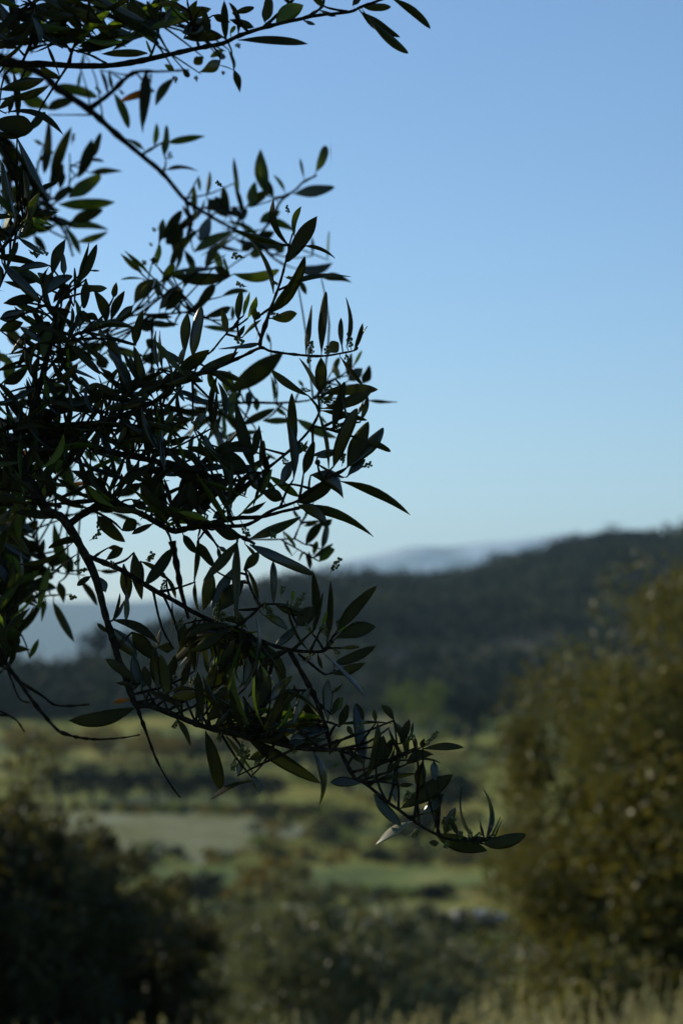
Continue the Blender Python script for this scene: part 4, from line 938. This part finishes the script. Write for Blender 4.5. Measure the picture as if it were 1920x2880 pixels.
# filler leaves, carried by the twigs inside the dense parts of the crown
POLYS = [([(-60, 690), (120, 720), (300, 920), (420, 960), (560, 1000), (640, 1080), (700, 1200), (820, 1330), (850, 1400), (690, 1450), (640, 1500), (480, 1500), (300, 1450), (140, 1400), (100, 1560), (60, 1700), (-60, 1820)], 440),
         ([(-60, -40), (600, -40), (560, 60), (470, 120), (300, 140), (120, 150), (-60, 175)], 120),
         ([(-60, 330), (110, 420), (200, 520), (230, 640), (120, 700), (-60, 720)], 62),
         ([(440, 1790), (640, 1720), (780, 1830), (930, 2060), (900, 2110), (700, 2080), (540, 2030), (430, 1940)], 125),
         ([(480, 560), (640, 560), (800, 640), (840, 720), (700, 760), (520, 800), (400, 860), (440, 700)], 14),
         ([(-60, 1440), (90, 1480), (190, 1590), (150, 1670), (60, 1760), (30, 1950), (-60, 2000)], 90)]
def inside(x, y, poly):
    r = False
    for (ax, ay), (bx, by) in zip(poly, poly[1:] + poly[:1]):
        if (ay > y) != (by > y) and x < (bx - ax) * (y - ay) / (by - ay) + ax: r = not r
    return r
for poly, cnt in POLYS:
    inn = [t for t in TW if inside(t[0], t[1], poly)]
    got = tries = 0
    while got < cnt and tries < cnt * 12 and inn:
        tries += 1
        tx, ty, td, ti = orng.choice(inn)
        # step off along a little shoot first
        a = orng.uniform(0, 6.283); q = orng.uniform(0, 48)
        bx, by = tx + math.cos(a) * q, ty + math.sin(a) * q
        a += orng.uniform(-1.1, 1.1)
        L = orng.uniform(75, 165)
        ex, ey = bx + math.cos(a) * L, by + math.sin(a) * L
        if not inside(ex, ey, poly) or not inside(bx, by, poly): continue
        got += 1
        db = td + orng.uniform(-0.05, 0.10) * (q / 70 + 0.2)
        w = orng.uniform(8, 29)
        stalk = None
        if q < 25: stalk = at(tx, ty, td)
        else: SHOOTS.append(((tx, ty, td), (bx, by, db)))
        kind = orng.choice(['', '', '', '', 'b', 'b', 'g', 'g', 'l'] if orng.random() < 0.6 else [''])
        JOBS.append((0.55 * L * w, (bx, by, ex, ey, w, orng.uniform(-14, 14), kind, db), ti, stalk))
# leaves that carry on past the left edge of the view
for k in range(190):
    inn = [t for t in TW if t[0] < 30]
    tx, ty, td, ti = orng.choice(inn)
    a = orng.uniform(0, 6.283); L = orng.uniform(80, 170); q = orng.uniform(0, 60)
    bx, by = tx - q, ty + orng.uniform(-60, 60)
    ex, ey = bx + math.cos(a) * L, by + math.sin(a) * L
    if ex > 30 or bx > 20: continue
    SHOOTS.append(((tx, ty, td), (bx, by, td)))
    JOBS.append((1.0, (bx, by, ex, ey, orng.uniform(10, 34), orng.uniform(-12, 12), '', td), ti, None))

JOBS.sort(key=lambda j: -j[0])
bulkV, bulkF, bulkM = [], [], []
BM = ['top', 'under', 'young', 'greenleaf', 'wither', 'sunlit_silver']
BUILT = []
for show, args, ti, stalk in JOBS:
    r = make_leaf(*args, stalk=stalk)
    if r is not None: BUILT.append((r, args, ti))
# the leaves the sun reaches: clear whatever would stand between them and the sun
from mathutils.bvhtree import BVHTree
gone = set()
for rep in range(7):
    bv, bf, owner = [], [], []
    for j, (rr, args, ti) in enumerate(BUILT):
        if j in gone or args[6] == 's': continue
        o0 = len(bv); bv += rr[0]; bf += [tuple(i + o0 for i in f) for f in rr[1]]; owner += [j] * len(rr[1])
    tree = BVHTree.FromPolygons(bv, bf)
    n0 = len(gone)
    for j, (rr, args, ti) in enumerate(BUILT):
        if args[6] != 's': continue
        V = rr[0]
        for q in (0.35, 0.5, 0.65, 0.8):
            p = V[int(len(V) / 8 * q) * 8 + 2]
            hit = tree.ray_cast(p + SUN * 0.001, SUN)
            if hit[0] is not None: gone.add(owner[hit[2]])
    if len(gone) == n0: break
print('cleared for the sun:', len(gone))
BUILT = [b for j, b in enumerate(BUILT) if j not in gone]
for k, ((V, F, MI), args, ti) in enumerate(BUILT):
    kind = args[6]
    if kind == 's': CORR.append(sum(V, Vector()) / len(V))
    ma, mb = KINDM[kind]
    if k < 300:
        me = bpy.data.meshes.new('olive_leaf')
        me.from_pydata([tuple(v - OLOC) for v in V], [], F)
        me.materials.append(M[ma]); me.materials.append(M[mb])
        me.polygons.foreach_set('material_index', MI)
        me.polygons.foreach_set('use_smooth', [True] * len(F))
        me.update()
        o = link('leaf', me, TWOBJ[ti])
        if kind == 'o': o['label'] = 'orange withered leaf'
        if kind == 's': o['label'] = 'silvery leaf caught by the sun'
    else:
        off = len(bulkV)
        bulkV += [tuple(v - OLOC) for v in V]
        bulkF += [tuple(i + off for i in f) for f in F]
        bulkM += [BM.index(ma if m == 0 else mb) for m in MI]
me = bpy.data.meshes.new('olive_small_leaves')
me.from_pydata(bulkV, [], bulkF)
for b in BM: me.materials.append(M[b])
me.polygons.foreach_set('material_index', bulkM)
me.polygons.foreach_set('use_smooth', [True] * len(bulkF))
me.update()
tag(link('smaller_leaves', me, OROOT), kind='stuff')

# --- short shoots, joined: too many and too thin to pick apart
sv, sf = [], []
for (a, b) in SHOOTS:
    p0 = at(*a); p2 = at(*b)
    mid = p0.lerp(p2, 0.55) + Vector((orng.uniform(-1, 1), orng.uniform(-1, 1), orng.uniform(-1, 1))) * (p2 - p0).length * 0.08
    m = tube_mesh('tmp', [p0 - OLOC, mid - OLOC, p2 - OLOC], [0.0012, 0.0009, 0.0006], M['bark'], 5, 3, 0.2, orng)
    off = len(sv)
    sv += [tuple(v.co) for v in m.vertices]
    sf += [tuple(i + off for i in p.vertices) for p in m.polygons]
    bpy.data.meshes.remove(m)
me = bpy.data.meshes.new('olive_shoots')
me.from_pydata(sv, [], sf); me.materials.append(M['bark']); me.update()
tag(link('shoots', me, OROOT), kind='stuff')

# --- flower buds
import bmesh
def bud_mesh(seed):
    rd = random.Random(seed)
    bm = bmesh.new()
    L = rd.uniform(0.010, 0.017)
    ax = Vector((0, 0, 1))
    def ball(c, r):
        res = bmesh.ops.create_icosphere(bm, subdivisions=1, radius=r)
        for v in res['verts']: v.co = Vector((v.co.x, v.co.y, v.co.z * 1.25)) + c
    def stick(a, b, r):
        d = (b - a); s = d.orthogonal().normalized() * r; u = d.cross(s).normalized() * r
        v = [bm.verts.new(a + s), bm.verts.new(a - 0.5 * s + 0.87 * u), bm.verts.new(a - 0.5 * s - 0.87 * u), bm.verts.new(b + s), bm.verts.new(b - 0.5 * s + 0.87 * u), bm.verts.new(b - 0.5 * s - 0.87 * u)]
        for i in range(3): bm.faces.new((v[i], v[(i + 1) % 3], v[3 + (i + 1) % 3], v[3 + i]))
    stick(Vector((0, 0, 0)), ax * L, 0.0005)
    for k in range(5):
        z = L * (0.3 + 0.17 * k)
        for s in (-1, 1):
            a = k * 2.1 + rd.uniform(-0.8, 0.8)
            e = Vector((s * math.cos(a), s * math.sin(a), 0.7)) * rd.uniform(0.0016, 0.0028) + ax * z
            stick(ax * z, e, 0.0004)
            ball(e, rd.uniform(0.0011, 0.0017))
    ball(ax * (L + 0.001), 0.0013)
    me = bpy.data.meshes.new('olive_flower_buds'); bm.to_mesh(me); bm.free()
    me.materials.append(M['bud'])
    for p in me.polygons: p.use_smooth = True
    return me
BUDM = [bud_mesh(s) for s in range(6)]
for tile, d, s in BUDS:
    ox, oy = TILE[tile]
    f = [float(v) for v in s.split()]
    for x, y in zip(f[::2], f[1::2]):
        px, py = ox + x * K, oy + y * K
        (tx, ty, td, ti), dist = nearest(px, py, d)
        p = at(px, py, td if dist < 60 else d); root = at(tx, ty, td)
        dirv = (p - root).normalized() if dist > 4 else Vector((0, 0, 1))
        o = link('flower_buds', orng.choice(BUDM), TWOBJ[ti])
        o.location = p - dirv * 0.007 - OLOC
        o.rotation_euler = dirv.to_track_quat('Z', 'Y').to_euler()
        o.scale = (orng.uniform(0.5, 0.85),) * 3

# --- the rest of the crown, outside the view on the left: it keeps the hanging branches in the shade
def crown_rest():
    P, N = crown_points(45000, (-1.70, 2.35, 2.35), (1.45, 1.65, 1.30), 420, 0.24, ONP, 0.25)
    # limits of the crown: nothing grows into the gap the camera looks through
    rel = P - np.array(CAM)
    f = np.array(FWD); u = np.array(UPV)
    dep = rel @ f
    px = 960 + FPX * rel[:, 0] / np.maximum(dep, 1e-3)
    py = 1440 - FPX * (rel @ u) / np.maximum(dep, 1e-3)
    dist = np.linalg.norm(rel, axis=1)
    ok = ((px < -150) | (py < -420)) & (dist > 0.9) & (P[:, 0] < -0.30 + 0.25 * (P[:, 2] > 2.6)) & (P[:, 2] > 0.9)
    s = np.array(SUN)
    for c in CORR:
        r = P - np.array(c); t = r @ s
        d = np.linalg.norm(r - t[:, None] * s, axis=1)
        ok &= ~((d < 0.055) & (t > 0))
    P, N = P[ok], N[ok]
    V, Q = leaf_cloud(P, N, 0.062, 0.24, 0.8, ONP)
    V = V - np.array(OLOC)
    tag(link('crown', quads_mesh('olive_crown', V, Q, [M['crown']]), OROOT), kind='stuff')
crown_rest()

# --- spider threads that catch the sun
for px0, py0, px1, py1, d, lab in [(930, 405, 932, 452, 1.75, 'spider thread glinting beside the topmost right olive leaf'), (727, 917, 720, 960, 1.78, 'spider thread glinting beside the spoon shaped olive leaf')]:
    a, b = at(px0, py0, d), at(px1, py1, d)
    o = link('spider_thread', tube_mesh('spider_thread', [a, a.lerp(b, 0.5), b], [0.00005, 0.00025, 0.00005], M['silk'], 5, 3))
    tag(o, lab, 'spider thread')

# ------------------------------------------------------------------ haze
def haze():
    m, n, l, out = new_mat('valley_haze')
    v = n.new('ShaderNodeVolumePrincipled')
    v.inputs['Color'].default_value = (0.56, 0.82, 1.0, 1)
    v.inputs['Density'].default_value = HAZE
    v.inputs['Anisotropy'].default_value = 0.3
    l.new(v.outputs[0], out.inputs['Volume'])
    x0, x1, y0, y1, z0, z1 = -10800, 10800, -10800, 10800, -130, 430
    V = [(x, y, z) for z in (z0, z1) for y in (y0, y1) for x in (x0, x1)]
    F = [(0, 2, 3, 1), (4, 5, 7, 6), (0, 1, 5, 4), (2, 6, 7, 3), (0, 4, 6, 2), (1, 3, 7, 5)]
    me = bpy.data.meshes.new('haze'); me.from_pydata(V, [], F); me.materials.append(m); me.update()
    tag(link('haze', me), 'thin blue haze filling the valley', 'haze', kind='stuff')
HAZE = 0.95e-4
haze()
